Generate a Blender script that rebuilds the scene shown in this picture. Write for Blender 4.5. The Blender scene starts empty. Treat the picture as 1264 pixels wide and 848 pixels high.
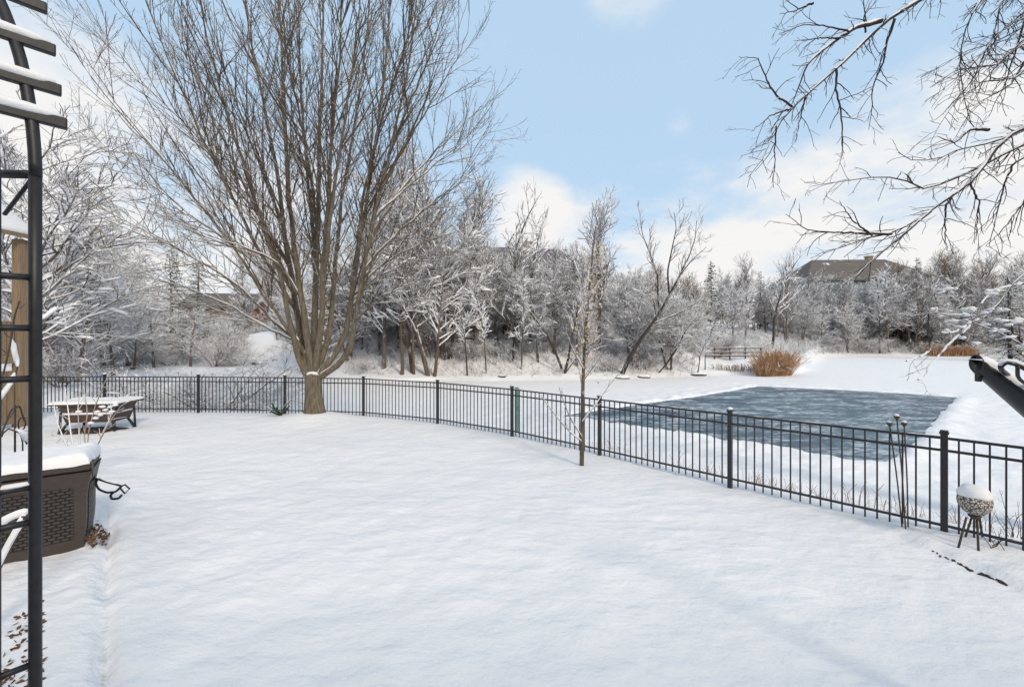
import bpy, math, random
import numpy as np
from mathutils import Vector, Matrix

scene = bpy.context.scene
COL = scene.collection
RNG = np.random.default_rng(11)
F, CX, HY, CZ = 520.0, 632.0, 415.0, 2.36     # focal length in photo pixels, axis, horizon row, eye height


def at(px, py, Y):
    return np.array([(px - CX) / F * Y, Y, CZ - (py - HY) / F * Y])


# ------------------------------------------------------------------ object helpers
def tag(o, label=None, cat=None, group=None, kind=None):
    if label: o['label'] = label
    if cat: o['category'] = cat
    if group: o['group'] = group
    if kind: o['kind'] = kind
    return o


def link(name, mesh, parent=None):
    o = bpy.data.objects.new(name, mesh)
    COL.objects.link(o)
    if parent is not None:
        o.parent = parent
        M = Matrix.Identity(4)
        q = parent
        while q is not None:
            M = q.matrix_basis if q.parent is None else M
            q = q.parent
        o.matrix_parent_inverse = M.inverted() if parent.parent is None else Matrix.Identity(4)
    return o


def empty(name, loc, label, cat, group=None):
    o = bpy.data.objects.new(name, None)
    COL.objects.link(o)
    o.location = tuple(float(v) for v in loc)
    o.empty_display_size = 0.2
    o.matrix_basis = Matrix.Translation(o.location)
    return tag(o, label, cat, group)


def mesh_np(name, V, Fq, mat, smooth=True):
    """V (n,3), Fq list of faces or an (m,k) array"""
    me = bpy.data.meshes.new(name)
    if isinstance(Fq, np.ndarray):
        k = Fq.shape[1]
        me.vertices.add(len(V))
        me.vertices.foreach_set('co', np.asarray(V, np.float32).ravel())
        me.loops.add(Fq.size)
        me.loops.foreach_set('vertex_index', Fq.astype(np.int32).ravel())
        me.polygons.add(len(Fq))
        me.polygons.foreach_set('loop_start', np.arange(0, Fq.size, k, dtype=np.int32))
        me.polygons.foreach_set('loop_total', np.full(len(Fq), k, np.int32))
        me.update(calc_edges=True)
    else:
        me.from_pydata([tuple(map(float, v)) for v in V], [], Fq)
    me.polygons.foreach_set('use_smooth', [smooth] * len(me.polygons))
    if mat: me.materials.append(mat)
    me.update()
    return me


class MB:
    """collects shapes for one mesh"""
    def __init__(self): self.v, self.f, self.n = [], [], 0

    def add(self, V, Fs):
        V = np.asarray(V, float)
        self.v.append(V)
        self.f += [tuple(i + self.n for i in q) for q in Fs]
        self.n += len(V)
        return self

    def box(self, c, s, rz=0.0, taper=None, M=None):
        hx, hy, hz = (q / 2 for q in s)
        V = np.array([[x, y, z] for z in (-hz, hz) for x, y in ((-hx, -hy), (hx, -hy), (hx, hy), (-hx, hy))])
        if taper is not None: V[:4, :2] *= taper
        if M is not None: V = V @ np.asarray(M).T
        ca, sa = math.cos(rz), math.sin(rz)
        V = V @ np.array([[ca, sa, 0], [-sa, ca, 0], [0, 0, 1]]) + np.asarray(c, float)
        return self.add(V, [(3, 2, 1, 0), (4, 5, 6, 7), (0, 1, 5, 4), (1, 2, 6, 5), (2, 3, 7, 6), (3, 0, 4, 7)])

    def bar(self, a, b, w, h, up=(0, 0, 1)):
        a, b = np.asarray(a, float), np.asarray(b, float)
        d = b - a; L = np.linalg.norm(d); d /= L
        s = np.cross(d, up); s /= np.linalg.norm(s)
        u = np.cross(s, d)
        V = [p + s * sx * w / 2 + u * sz * h / 2 for p in (a, b) for sx, sz in ((-1, -1), (1, -1), (1, 1), (-1, 1))]
        return self.add(V, [(0, 1, 2, 3), (7, 6, 5, 4), (0, 4, 5, 1), (1, 5, 6, 2), (2, 6, 7, 3), (3, 7, 4, 0)])

    def tube(self, P, R, k=8, cap=True):
        P = np.asarray(P, float); n = len(P)
        R = np.full(n, R) if np.isscalar(R) else np.asarray(R, float)
        T = np.gradient(P, axis=0); T /= np.linalg.norm(T, axis=1)[:, None] + 1e-9
        ref = np.array([0.13, 0.21, 0.97]) if abs(T[:, 2]).mean() < .8 else np.array([0.97, 0.2, 0.1])
        A = np.cross(T, ref); A /= np.linalg.norm(A, axis=1)[:, None] + 1e-9
        B = np.cross(T, A)
        th = np.arange(k) * 2 * math.pi / k
        V = (P[:, None] + (A[:, None] * np.cos(th)[None, :, None] + B[:, None] * np.sin(th)[None, :, None]) * R[:, None, None]).reshape(-1, 3)
        Fs = [(i * k + j, i * k + (j + 1) % k, (i + 1) * k + (j + 1) % k, (i + 1) * k + j) for i in range(n - 1) for j in range(k)]
        if cap: Fs += [tuple(range(k))[::-1], tuple((n - 1) * k + j for j in range(k))]
        return self.add(V, Fs)

    def lathe(self, c, prof, k=20, sx=1.0, sy=1.0):
        V, n = [], len(prof)
        for r, z in prof:
            for j in range(k):
                a = 2 * math.pi * j / k
                V.append((c[0] + r * sx * math.cos(a), c[1] + r * sy * math.sin(a), c[2] + z))
        Fs = [(i * k + j, i * k + (j + 1) % k, (i + 1) * k + (j + 1) % k, (i + 1) * k + j) for i in range(n - 1) for j in range(k)]
        Fs += [tuple(range(k))[::-1], tuple((n - 1) * k + j for j in range(k))]
        return self.add(V, Fs)

    def blob(self, c, s, rng, k=8, m=5, rz=0.0, rough=.15):
        V = []
        for i in range(m + 1):
            ph = math.pi * i / m
            for j in range(k):
                a = 2 * math.pi * j / k
                q = 1 + rng.normal(0, rough)
                x, y, z = math.sin(ph) * math.cos(a) * q * s[0], math.sin(ph) * math.sin(a) * q * s[1], -math.cos(ph) * q * s[2]
                V.append((c[0] + x * math.cos(rz) - y * math.sin(rz), c[1] + x * math.sin(rz) + y * math.cos(rz), c[2] + z))
        Fs = [(i * k + j, i * k + (j + 1) % k, (i + 1) * k + (j + 1) % k, (i + 1) * k + j) for i in range(m) for j in range(k)]
        return self.add(V, Fs)

    def mesh(self, name, mat, smooth=False):
        return mesh_np(name, np.concatenate(self.v), self.f, mat, smooth)

    def build(self, name, mat, parent=None, smooth=False, bevel=0.0):
        o = link(name, self.mesh(name, mat, smooth), parent)
        if bevel:
            b = o.modifiers.new('Bevel', 'BEVEL'); b.width = bevel; b.segments = 2; b.limit_method = 'ANGLE'
        return o


# ------------------------------------------------------------------ noise
_perm = RNG.permutation(256)
_perm = np.concatenate([_perm, _perm, _perm])
_val = RNG.random(256)


def vnoise(x, y):
    xi, yi = np.floor(x).astype(int), np.floor(y).astype(int)
    fx, fy = x - xi, y - yi
    fx, fy = fx * fx * (3 - 2 * fx), fy * fy * (3 - 2 * fy)
    h = lambda a, b: _val[_perm[(_perm[a & 255] + b) & 255]]
    return (h(xi, yi) * (1 - fx) + h(xi + 1, yi) * fx) * (1 - fy) + (h(xi, yi + 1) * (1 - fx) + h(xi + 1, yi + 1) * fx) * fy - .5


def fbm(x, y, o=3):
    s, a = 0, 1.0
    for i in range(o):
        s = s + a * vnoise(x * 2 ** i + 17.3 * i, y * 2 ** i - 9.1 * i); a *= .5
    return s


def ss(a, b, x):
    t = np.clip((x - a) / (b - a), 0, 1)
    return t * t * (3 - 2 * t)


# ------------------------------------------------------------------ materials
def new_mat(name):
    m = bpy.data.materials.new(name); m.use_nodes = True
    nt = m.node_tree
    return m, nt, nt.nodes['Principled BSDF']


def nd(nt, typ, **kw):
    n = nt.nodes.new(typ)
    for k, v in kw.items(): setattr(n, k, v)
    return n


def noise(nt, scale, detail=4, rough=.55, coord='Object', stretch=None):
    tc = nd(nt, 'ShaderNodeTexCoord')
    n = nd(nt, 'ShaderNodeTexNoise')
    n.inputs['Scale'].default_value = scale; n.inputs['Detail'].default_value = detail; n.inputs['Roughness'].default_value = rough
    if stretch:
        mp = nd(nt, 'ShaderNodeMapping'); mp.inputs['Scale'].default_value = stretch[:3]
        if len(stretch) > 3: mp.inputs['Rotation'].default_value = (0, 0, stretch[3])
        nt.links.new(tc.outputs[coord], mp.inputs[0]); nt.links.new(mp.outputs[0], n.inputs['Vector'])
    else: nt.links.new(tc.outputs[coord], n.inputs['Vector'])
    return n


def ramp(nt, src, stops):
    r = nd(nt, 'ShaderNodeValToRGB')
    e = r.color_ramp.elements
    while len(e) < len(stops): e.new(.5)
    for q, (p, c) in zip(e, stops):
        q.position = p; q.color = (*c, 1) if len(c) == 3 else c
    nt.links.new(src, r.inputs[0])
    return r


def mix(nt, fac, a, b):
    m = nd(nt, 'ShaderNodeMix', data_type='RGBA')
    for inp, v in ((m.inputs[0], fac), (m.inputs[6], a), (m.inputs[7], b)):
        if hasattr(v, 'is_linked'): nt.links.new(v, inp)
        elif isinstance(v, (int, float)): inp.default_value = v
        else: inp.default_value = (*v, 1)
    return m.outputs[2]


def mathn(nt, op, a, b=0.0, c=None, clamp=False):
    m = nd(nt, 'ShaderNodeMath', operation=op, use_clamp=clamp)
    for i, v in enumerate((a, b) if c is None else (a, b, c)):
        if hasattr(v, 'is_linked'): nt.links.new(v, m.inputs[i])
        else: m.inputs[i].default_value = v
    return m.outputs[0]


def bump(nt, bsdf, h, strength, dist):
    b = nd(nt, 'ShaderNodeBump'); b.inputs['Strength'].default_value = strength; b.inputs['Distance'].default_value = dist
    nt.links.new(h, b.inputs['Height']); nt.links.new(b.outputs[0], bsdf.inputs['Normal'])
    return b


SNOW = (.80, .81, .84)


def mat_plain(name, c1, c2=None, scale=8, rough=.6, metal=0, bmp=0.0, stretch=None, dist=.01, spec=.5):
    m, nt, b = new_mat(name)
    n = noise(nt, scale, 5, stretch=stretch)
    c2 = c2 or tuple(q * .7 for q in c1)
    nt.links.new(ramp(nt, n.outputs[0], [(.32, c2), (.68, c1)]).outputs[0], b.inputs['Base Color'])
    b.inputs['Roughness'].default_value = rough; b.inputs['Metallic'].default_value = metal
    b.inputs['Specular IOR Level'].default_value = spec
    if bmp: bump(nt, b, n.outputs[0], bmp, dist)
    return m


def mat_snowy(name, c1, c2, lo=.25, hi=.55, wob=.5, scale=6, nscale=3.0, rough=.8, stretch=None, bmp=.0):
    """bark or leaf that carries snow wherever its surface faces up"""
    m, nt, b = new_mat(name)
    n = noise(nt, scale, 4, stretch=stretch)
    base = ramp(nt, n.outputs[0], [(.3, c2), (.7, c1)]).outputs[0]
    g = nd(nt, 'ShaderNodeNewGeometry'); sx = nd(nt, 'ShaderNodeSeparateXYZ')
    nt.links.new(g.outputs['Normal'], sx.inputs[0])
    n2 = noise(nt, nscale, 3)
    h = mathn(nt, 'MULTIPLY_ADD', mathn(nt, 'SUBTRACT', n2.outputs[0], .5), wob * 2, sx.outputs[2])
    mr = nd(nt, 'ShaderNodeMapRange', interpolation_type='SMOOTHSTEP')
    mr.inputs[1].default_value = lo; mr.inputs[2].default_value = hi
    nt.links.new(h, mr.inputs[0])
    nt.links.new(mix(nt, mr.outputs[0], base, SNOW), b.inputs['Base Color'])
    b.inputs['Roughness'].default_value = rough; b.inputs['Specular IOR Level'].default_value = .2
    if bmp: bump(nt, b, n.outputs[0], bmp, .02)
    return m


def mat_snow(name='snow', ground=False):
    m, nt, b = new_mat(name)
    n1 = noise(nt, 1.6 if ground else 9, 4, .5, stretch=(1.0, 1.7, 1, .6) if ground else None)
    n2 = noise(nt, 55, 3, .6)
    col = ramp(nt, n1.outputs[0], [(.25, (.77, .785, .82)), (.7, SNOW)])
    nt.links.new(col.outputs[0], b.inputs['Base Color'])
    b.inputs['Roughness'].default_value = .65; b.inputs['Specular IOR Level'].default_value = .25
    if ground:
        n3 = noise(nt, 5.0, 4, .55, stretch=(1.0, 1.7, 1, .7))
        h = mathn(nt, 'MULTIPLY_ADD', n3.outputs[0], .5, mathn(nt, 'MULTIPLY_ADD', n2.outputs[0], .06, n1.outputs[0]))
        bump(nt, b, h, .62, .075)
    else:
        bump(nt, b, mathn(nt, 'MULTIPLY_ADD', n2.outputs[0], .3, n1.outputs[0]), .4, .02)
    return m


M = {}
M['snow'] = mat_snow()
M['ground'] = mat_snow('snow_ground', True)
M['maple'] = mat_snowy('maple_bark', (.205, .172, .125), (.075, .062, .046), .42, .62, .6, 7, 2.5, stretch=(3, 3, .5), bmp=1.0)
M['maple_twig'] = mat_snowy('maple_twig', (.14, .105, .073), (.068, .052, .038), .28, .58, .55, 4, 2.0)
M['bark_grey'] = mat_snowy('grey_bark', (.17, .145, .125), (.08, .068, .06), .2, .5, .9, 3, 2, stretch=(3, 3, .6))
M['bark_brown'] = mat_snowy('brown_bark', (.16, .12, .088), (.07, .055, .042), .2, .5, .9, 3, 2, stretch=(3, 3, .6))
M['bark_dark'] = mat_snowy('dark_bark', (.075, .06, .05), (.03, .026, .024), .5, .75, .45, 3, 2, stretch=(3, 3, .6))
M['twig_snow'] = mat_snowy('snowy_twig', (.19, .155, .13), (.085, .07, .06), -.55, .1, 1.1, 1.5, .9)
M['twig_red'] = mat_snowy('reddish_snowy_twig', (.24, .15, .12), (.12, .075, .062), -.3, .3, 1.0, 1.5, .9)
M['twig_bare'] = mat_snowy('bare_twig', (.19, .155, .13), (.10, .085, .075), -.2, .4, 1.0, 1.5, .9)
M['twig_tan'] = mat_snowy('tan_twig', (.27, .20, .13), (.14, .105, .07), .1, .6, .8, 1.5, .9)
M['twig_dark'] = mat_snowy('dark_twig', (.055, .042, .042), (.028, .022, .022), .42, .7, .6, 3, 2)
M['needle'] = mat_snowy('needle_spray', (.05, .08, .045), (.02, .038, .022), .35, .65, .9, 2, .8)
M['needle_olive'] = mat_snowy('olive_needle_spray', (.10, .115, .05), (.035, .05, .022), .62, .9, .6, 2, .8)
M['iron'] = mat_plain('black_iron', (.014, .015, .019), (.008, .008, .011), 30, .5, 0, .1)
M['fence'] = mat_plain('fence_paint', (.02, .02, .026), (.012, .012, .016), 12, .38, 0, .05)
M['wicker_frame'] = mat_plain('brown_resin', (.055, .042, .036), (.04, .03, .026), 25, .55, 0, .1)
M['pit_wood'] = mat_plain('stained_wood', (.085, .052, .035), (.045, .028, .02), 6, .6, 0, .3, stretch=(1, 1, 8))
M['timber'] = mat_plain('weathered_timber', (.28, .205, .13), (.17, .12, .075), 5, .75, 0, .3, stretch=(6, 6, .5))
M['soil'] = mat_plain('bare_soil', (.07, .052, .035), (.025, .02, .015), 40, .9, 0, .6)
M['leaf_brown'] = mat_plain('dead_leaf', (.16, .08, .04), (.07, .035, .02), 20, .8)
M['leaf_pale'] = mat_plain('pale_dry_leaf', (.70, .60, .47), (.5, .4, .28), 20, .8)
M['reed'] = mat_snowy('dry_reed', (.52, .34, .20), (.28, .155, .09), .45, .8, .9, 1.2, 5)
M['reed_pale'] = mat_plain('pale_dry_stem', (.34, .24, .16), (.2, .13, .09), 3, .85)
M['rust'] = mat_plain('rusty_rod', (.065, .047, .038), (.03, .024, .021), 30, .7)
M['charcoal'] = mat_plain('charcoal_enamel', (.028, .027, .026), (.018, .018, .018), 20, .35)
M['roof'] = mat_snowy('roof_shingles', (.15, .135, .125), (.10, .09, .083), 1.0, 1.2, .7, 3, .35)
M['roof_purple'] = mat_plain('slate_shingles', (.14, .13, .15), (.09, .085, .1), 3, .9)
M['siding'] = mat_plain('grey_green_siding', (.20, .26, .27), (.16, .21, .22), 3, .8)
M['brick'] = mat_plain('red_brick', (.24, .105, .075), (.16, .07, .05), 5, .9)
M['stone'] = mat_plain('tan_stone', (.3, .25, .18), (.2, .16, .12), 3, .9)
M['trim'] = mat_plain('white_trim', (.7, .7, .68), (.6, .6, .6), 3, .6)
M['glass'] = mat_plain('dark_glass', (.03, .04, .05), (.02, .025, .03), 3, .08)
M['rock'] = mat_snowy('shore_rock', (.12, .1, .085), (.05, .045, .04), .3, .5, .4, 6, 4)
M['green_post'] = mat_plain('green_plastic', (.13, .24, .21), (.09, .17, .15), 8, .5)


def mat_wicker():
    m, nt, b = new_mat('woven_resin')
    tc = nd(nt, 'ShaderNodeTexCoord')
    br = nd(nt, 'ShaderNodeTexBrick'); br.offset = .5
    mp = nd(nt, 'ShaderNodeMapping'); mp.inputs['Rotation'].default_value = (math.pi / 2, 0, 0)
    nt.links.new(tc.outputs['UV'], br.inputs['Vector'])
    br.inputs['Color1'].default_value = (.06, .052, .046, 1); br.inputs['Color2'].default_value = (.045, .038, .034, 1)
    br.inputs['Mortar'].default_value = (.012, .01, .009, 1)
    br.inputs['Scale'].default_value = 1.0; br.inputs['Mortar Size'].default_value = .010; br.inputs['Mortar Smooth'].default_value = 1.0
    br.inputs['Brick Width'].default_value = .068; br.inputs['Row Height'].default_value = .034
    nt.links.new(br.outputs['Color'], b.inputs['Base Color'])
    b.inputs['Roughness'].default_value = .5
    bump(nt, b, mathn(nt, 'SUBTRACT', 1.0, br.outputs['Fac']), 1.0, .02)
    return m


M['wicker'] = mat_wicker()


def mat_ice():
    m, nt, b = new_mat('rink_ice')
    n1 = noise(nt, .55, 6, .62, stretch=(1, 2.6, 1, .35))
    n2 = noise(nt, 3.2, 5, .6, stretch=(1, 3.0, 1, .2)); n1.inputs['Distortion'].default_value = .8; n2.inputs['Distortion'].default_value = .6
    n3 = noise(nt, .16, 2, .5)
    base = ramp(nt, n3.outputs[0], [(.35, (.022, .082, .115)), (.65, (.014, .045, .085))]).outputs[0]
    k = mathn(nt, 'MULTIPLY', n1.outputs[0], n2.outputs[0])
    fr = ramp(nt, k, [(.23, (0, 0, 0)), (.34, (1, 1, 1))]).outputs[0]
    col = mix(nt, mathn(nt, 'MULTIPLY', fr, .85), base, (.55, .62, .68))
    nt.links.new(col, b.inputs['Base Color'])
    nt.links.new(mathn(nt, 'MULTIPLY_ADD', fr, .35, .33), b.inputs['Roughness'])
    b.inputs['Specular IOR Level'].default_value = .28
    bump(nt, b, n2.outputs[0], .25, .02)
    return m


M['ice'] = mat_ice()


def mat_ball():
    m, nt, b = new_mat('pierced_metal')
    tc = nd(nt, 'ShaderNodeTexCoord'); v = nd(nt, 'ShaderNodeTexVoronoi'); v.inputs['Scale'].default_value = 55
    nt.links.new(tc.outputs['Object'], v.inputs['Vector'])
    r = ramp(nt, v.outputs['Distance'], [(.38, (.6, .57, .52)), (.62, (.1, .085, .075))])
    nt.links.new(r.outputs[0], b.inputs['Base Color']); b.inputs['Roughness'].default_value = .4; b.inputs['Metallic'].default_value = .35
    bump(nt, b, v.outputs['Distance'], .8, -.02)
    return m


M['ball'] = mat_ball()

# ------------------------------------------------------------------ terrain
POSTS = [(8.9, 1.1), (6.7, 3.2), (5.13, 5.0), (3.54, 6.84), (1.83, 8.8), (0.0, 10.5), (-2.12, 12.0), (-4.62, 13.1), (-7.25, 13.45), (-10.2, 13.7), (-13.3, 13.75), (-16.4, 13.75), (-19.5, 13.7)]
_fp = np.array([(11.5, -1.8)] + POSTS + [(-60, 13.0)])


def fence_sd(x, y):
    best = np.full(x.shape, 1e9); sg = np.zeros(x.shape)
    for (ax, ay), (bx, by) in zip(_fp[:-1], _fp[1:]):
        dx, dy = bx - ax, by - ay
        t = np.clip(((x - ax) * dx + (y - ay) * dy) / (dx * dx + dy * dy), 0, 1)
        d = np.hypot(x - ax - t * dx, y - ay - t * dy)
        c = (x - ax) * dy - (y - ay) * dx
        q = d < best
        best = np.where(q, d, best); sg = np.where(q, np.where(c > 0, 1, -1), sg)
    return best * sg


ICE = -1.24
_px = [-400, 60, 250, 310, 345, 380, 420, 470, 600, 700, 800, 868, 900, 940, 985, 1012, 1060, 1264, 1700]
_D = [56, 57, 56, 54, 52, 42, 36, 34, 34, 34.5, 36, 38, 39, 39, 41, 72, 75, 75, 72]
_H = [2.6, 2.6, 2.8, 3.5, 4, 4.5, 4.8, 5, 5, 4.6, 3.4, 1.0, .6, .5, .5, 2.2, 3.0, 3.0, 3.0]
_W = [12, 12, 12, 12, 12, 13, 13, 13, 13, 12, 10, 6, 4, 4, 4, 10, 14, 14, 14]
_H2 = [3, 3, 3, 3, 3, 3, 3, 3.5, 4, 4, 4.5, 4.5, 4.5, 5, 5, 6, 6.5, 6.5, 5]
_B2 = [70, 70, 70, 68, 66, 60, 56, 56, 56, 56, 56, 52, 55, 60, 66, 78, 80, 80, 80]
RINK_PX = [(690, 514), (727, 517.5), (800, 529), (865, 538), (901, 545), (945, 550), (986, 557), (1025, 565), (1057, 570), (1085, 571), (1106, 567), (1122, 552), (1142, 534), (1163, 510), (1182, 491), (1140, 487.5), (1101, 485), (1015, 480.5), (936, 477), (890, 485), (852, 491), (807, 497), (760, 504), (715, 510)]
RINK = np.array([at(px, py, (CZ - ICE) * F / (py - HY))[:2] for px, py in RINK_PX])


def poly_sd(x, y, P):
    best = np.full(x.shape, 1e9); ins = np.zeros(x.shape, bool)
    for i in range(len(P)):
        (ax, ay), (bx, by) = P[i], P[(i + 1) % len(P)]
        dx, dy = bx - ax, by - ay
        t = np.clip(((x - ax) * dx + (y - ay) * dy) / (dx * dx + dy * dy), 0, 1)
        best = np.minimum(best, np.hypot(x - ax - t * dx, y - ay - t * dy))
        with np.errstate(divide='ignore', invalid='ignore'):
            c = ((ay > y) != (by > y)) & (x < (bx - ax) * (y - ay) / (by - ay) + ax)
        ins ^= c
    return np.where(ins, -best, best)


def seg_d(x, y, a, b):
    dx, dy = b[0] - a[0], b[1] - a[1]
    t = np.clip(((x - a[0]) * dx + (y - a[1]) * dy) / (dx * dx + dy * dy), 0, 1)
    return np.hypot(x - a[0] - t * dx, y - a[1] - t * dy), t


MAPLE = (-6.0, 12.75)


def height(x, y, fine=True):
    x, y = np.asarray(x, float), np.asarray(y, float)
    sd = fence_sd(x, y)
    lawn = -.13 * ss(4, 9, y) + .05 * ss(-4.2, -6, x) * ss(8, 5, y)
    lawn = lawn + .20 * np.exp(-((x - MAPLE[0]) ** 2 + (y - MAPLE[1] + .1) ** 2) / .9)
    shore = 3.6 + 1.2 * fbm(x * .2, y * .2, 2)
    out = lawn + (ICE - lawn) * ss(.25, shore, sd)
    z = np.where(sd > 0, out, lawn)
    yy = np.maximum(y, 4.0); px = CX + F * x / yy
    D = np.interp(px, _px, _D) + 1.6 * fbm(x * .13 + 5, y * .06, 3)
    H = np.interp(px, _px, _H); W = np.interp(px, _px, _W); H2 = np.interp(px, _px, _H2); B2 = np.interp(px, _px, _B2)
    s = y - D
    bank = H * ss(-.2, W, s) * (.85 + .15 * ss(0, 1.0, s)) + .25 * ss(0, .5, s) + H2 * ss(0, 32, y - B2)
    bank = bank + ss(1, 6, s) * .7 * fbm(x * .22, y * .22, 3)
    z = np.where(y > 20, z + bank, z)
    if fine:
        z = z + .05 * fbm(x * .55, y * .55, 3) * np.where(sd > .5, .8, 1) + .024 * fbm(x * 1.9 + y * .5, y * 2.2 - x * .4, 3) * ss(40, 12, y) + .016 * fbm(x * 5.2 + y * 2.0, y * 5.0 - x * 2.4, 2) * ss(22, 9, y) + .012 * fbm(x * 9 + y * 3, y * 8 - x * 4, 2) * ss(12, 5, y)
        # groove along the lawn's edge and a step by the edging
        d, t = seg_d(x, y, (-5.75, 6.0), (-2.72, 2.8))
        d = np.abs(d + .05 * fbm(x * 3, y * 3, 2)); z = z - .07 * np.exp(-(d / .045) ** 2) * (1 + 1.2 * fbm(x * 2, y * 2, 2)) + .02 * np.exp(-((d - .2) / .12) ** 2)
        d, t = seg_d(x, y, (4.62, 5.15), (4.86, 3.2))
        z = z + .07 * ss(-.03, .05, x - (4.62 + (5.15 - y) * .123)) * ss(5.6, 4.9, y) * ss(-1, 1.5, y) * (sd < .2)
        # rink: cleared inside, a bank of shovelled snow round it
        dr = poly_sd(x, y, RINK)
        z = np.where(dr < 0, np.minimum(z, ICE - .05), z + .11 * np.exp(-((dr - .35) / .4) ** 2) * (1 + 1.5 * fbm(x * 1.6, y * 1.6, 2)) * (y > 8))
        z = z + np.where((dr > 0) & (dr < 6), .09 * ss(6, 1, dr) * fbm(x * 3.2, y * 3.2, 3), 0)
    return z


def hz(x, y):
    return float(height(np.array([x]), np.array([y]))[0])


def axis(parts):
    out = []
    for a, b, st in parts: out += list(np.arange(a, b, st))
    return np.array(out + [parts[-1][1]])


gx = axis([(-900, -200, 70), (-200, -70, 10), (-70, -26, 1.6), (-26, -13, .4), (-13, -6.4, .13), (-6.4, -2.4, .045), (-2.4, 6, .09), (6, 13, .13), (13, 30, .22), (30, 70, 1.2), (70, 200, 10), (200, 900, 70)])
gy = axis([(-200, -20, 30), (-20, 0, 2), (0, 1.6, .4), (1.6, 2.6, .08), (2.6, 6.2, .05), (6.2, 9, .08), (9, 15, .12), (15, 34, .2), (34, 50, .5), (50, 110, 1.2), (110, 200, 10), (200, 1500, 90)])
X, Y = np.meshgrid(gx, gy)
Z = height(X, Y)
nx, ny = len(gx), len(gy)
V = np.stack([X.ravel(), Y.ravel(), Z.ravel()], 1)
idx = np.arange(nx * ny).reshape(ny, nx)
Q = np.stack([idx[:-1, :-1], idx[:-1, 1:], idx[1:, 1:], idx[1:, :-1]], -1).reshape(-1, 4)
tag(link('snow_ground', mesh_np('snow_ground', V, Q, M['ground'])), kind='structure')

# rink ice: a sheet just above the pond
P2 = []
for i in range(len(RINK)):
    a, b = RINK[i], RINK[(i + 1) % len(RINK)]
    for t in np.arange(0, 1, .1): P2.append(a + (b - a) * t)
P2 = np.array(P2)
P2 = P2 + RNG.normal(0, .035, P2.shape)
mb = MB(); mb.add(np.column_stack([P2, np.full(len(P2), ICE + .015)]), [tuple(range(len(P2)))])
tag(mb.build('rink_ice', M['ice']), kind='structure')


# ------------------------------------------------------------------ wood: branches grown as tubes
class Wood:
    def __init__(self): self.b = {}

    def put(self, cat, P, R, k):
        self.b.setdefault(cat, {}).setdefault((len(P), k), []).append((P, R))

    def meshes(self, mats):
        out, raw = [], []
        for cat, bk in self.b.items():
            Vs, Fs, off = [], [], 0
            for (n, k), L in bk.items():
                P = np.array([q[0] for q in L]); R = np.array([q[1] for q in L])
                T = np.gradient(P, axis=1); T /= np.linalg.norm(T, axis=2, keepdims=True) + 1e-9
                mz = np.abs(T[:, :, 2]).mean(1) < .75
                ref = np.where(mz[:, None], np.array([0.03, 0.05, 1.0]), np.array([1.0, 0.1, 0.05]))[:, None, :]
                A = np.cross(T, np.broadcast_to(ref, T.shape)); A /= np.linalg.norm(A, axis=2, keepdims=True) + 1e-9
                B = np.cross(T, A)
                th = np.arange(k) * 2 * math.pi / k - math.pi / 2     # first vertex up
                c, s = np.cos(th), np.sin(th)
                VV = P[:, :, None] + (A[:, :, None] * c[None, None, :, None] + B[:, :, None] * s[None, None, :, None]) * R[:, :, None, None]
                m = len(L)
                Vs.append(VV.reshape(-1, 3))
                i, j = np.meshgrid(np.arange(n - 1), np.arange(k), indexing='ij')
                q = np.stack([i * k + j, (i + 1) * k + j, (i + 1) * k + (j + 1) % k, i * k + (j + 1) % k], -1).reshape(-1, 4)
                Fs.append((q[None] + (np.arange(m) * n * k)[:, None, None] + off).reshape(-1, 4))
                off += m * n * k
            raw.append((cat, np.concatenate(Vs), np.concatenate(Fs)))
        cl = [q for q in raw if q[0] == 'clump_snow']
        for cat, V, Fq in raw:
            if cat == 'clump_snow': continue
            if cat == 'crown' and cl:
                n0 = len(Fq)
                me = mesh_np(cat, np.concatenate([V, cl[0][1]]), np.concatenate([Fq, cl[0][2] + len(V)]), mats[cat])
                me.materials.append(mats['clump_snow'])
                me.polygons.foreach_set('material_index', np.concatenate([np.zeros(n0, np.int32), np.ones(len(cl[0][2]), np.int32)]))
                me.update()
            else: me = mesh_np(cat, V, Fq, mats[cat])
            out.append((cat, me))
        return out


def unit(v): return v / (np.linalg.norm(v) + 1e-9)


def grow_line(rng, p, d, L, n, wander, up):
    P = [p]; st = L / n
    N = rng.normal(0, wander, (n, 3))
    for i in range(n):
        d = d + N[i]; d[2] += up / n
        d = d / math.sqrt(d[0] * d[0] + d[1] * d[1] + d[2] * d[2])
        p = p + d * st; P.append(p)
    return np.array(P)


def resample(P, n):
    P = np.asarray(P, float)
    s = np.concatenate([[0], np.cumsum(np.linalg.norm(np.diff(P, axis=0), axis=1))])
    t = np.linspace(0, s[-1], n)
    # catmull-rom-ish smoothing by resampling finely then averaging
    return np.column_stack([np.interp(t, s, P[:, i]) for i in range(3)])


def smooth_line(P, n):
    Q = resample(P, n * 3)
    for _ in range(3): Q[1:-1] = (Q[:-2] + Q[1:-1] * 2 + Q[2:]) / 4
    return resample(Q, n)


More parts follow.
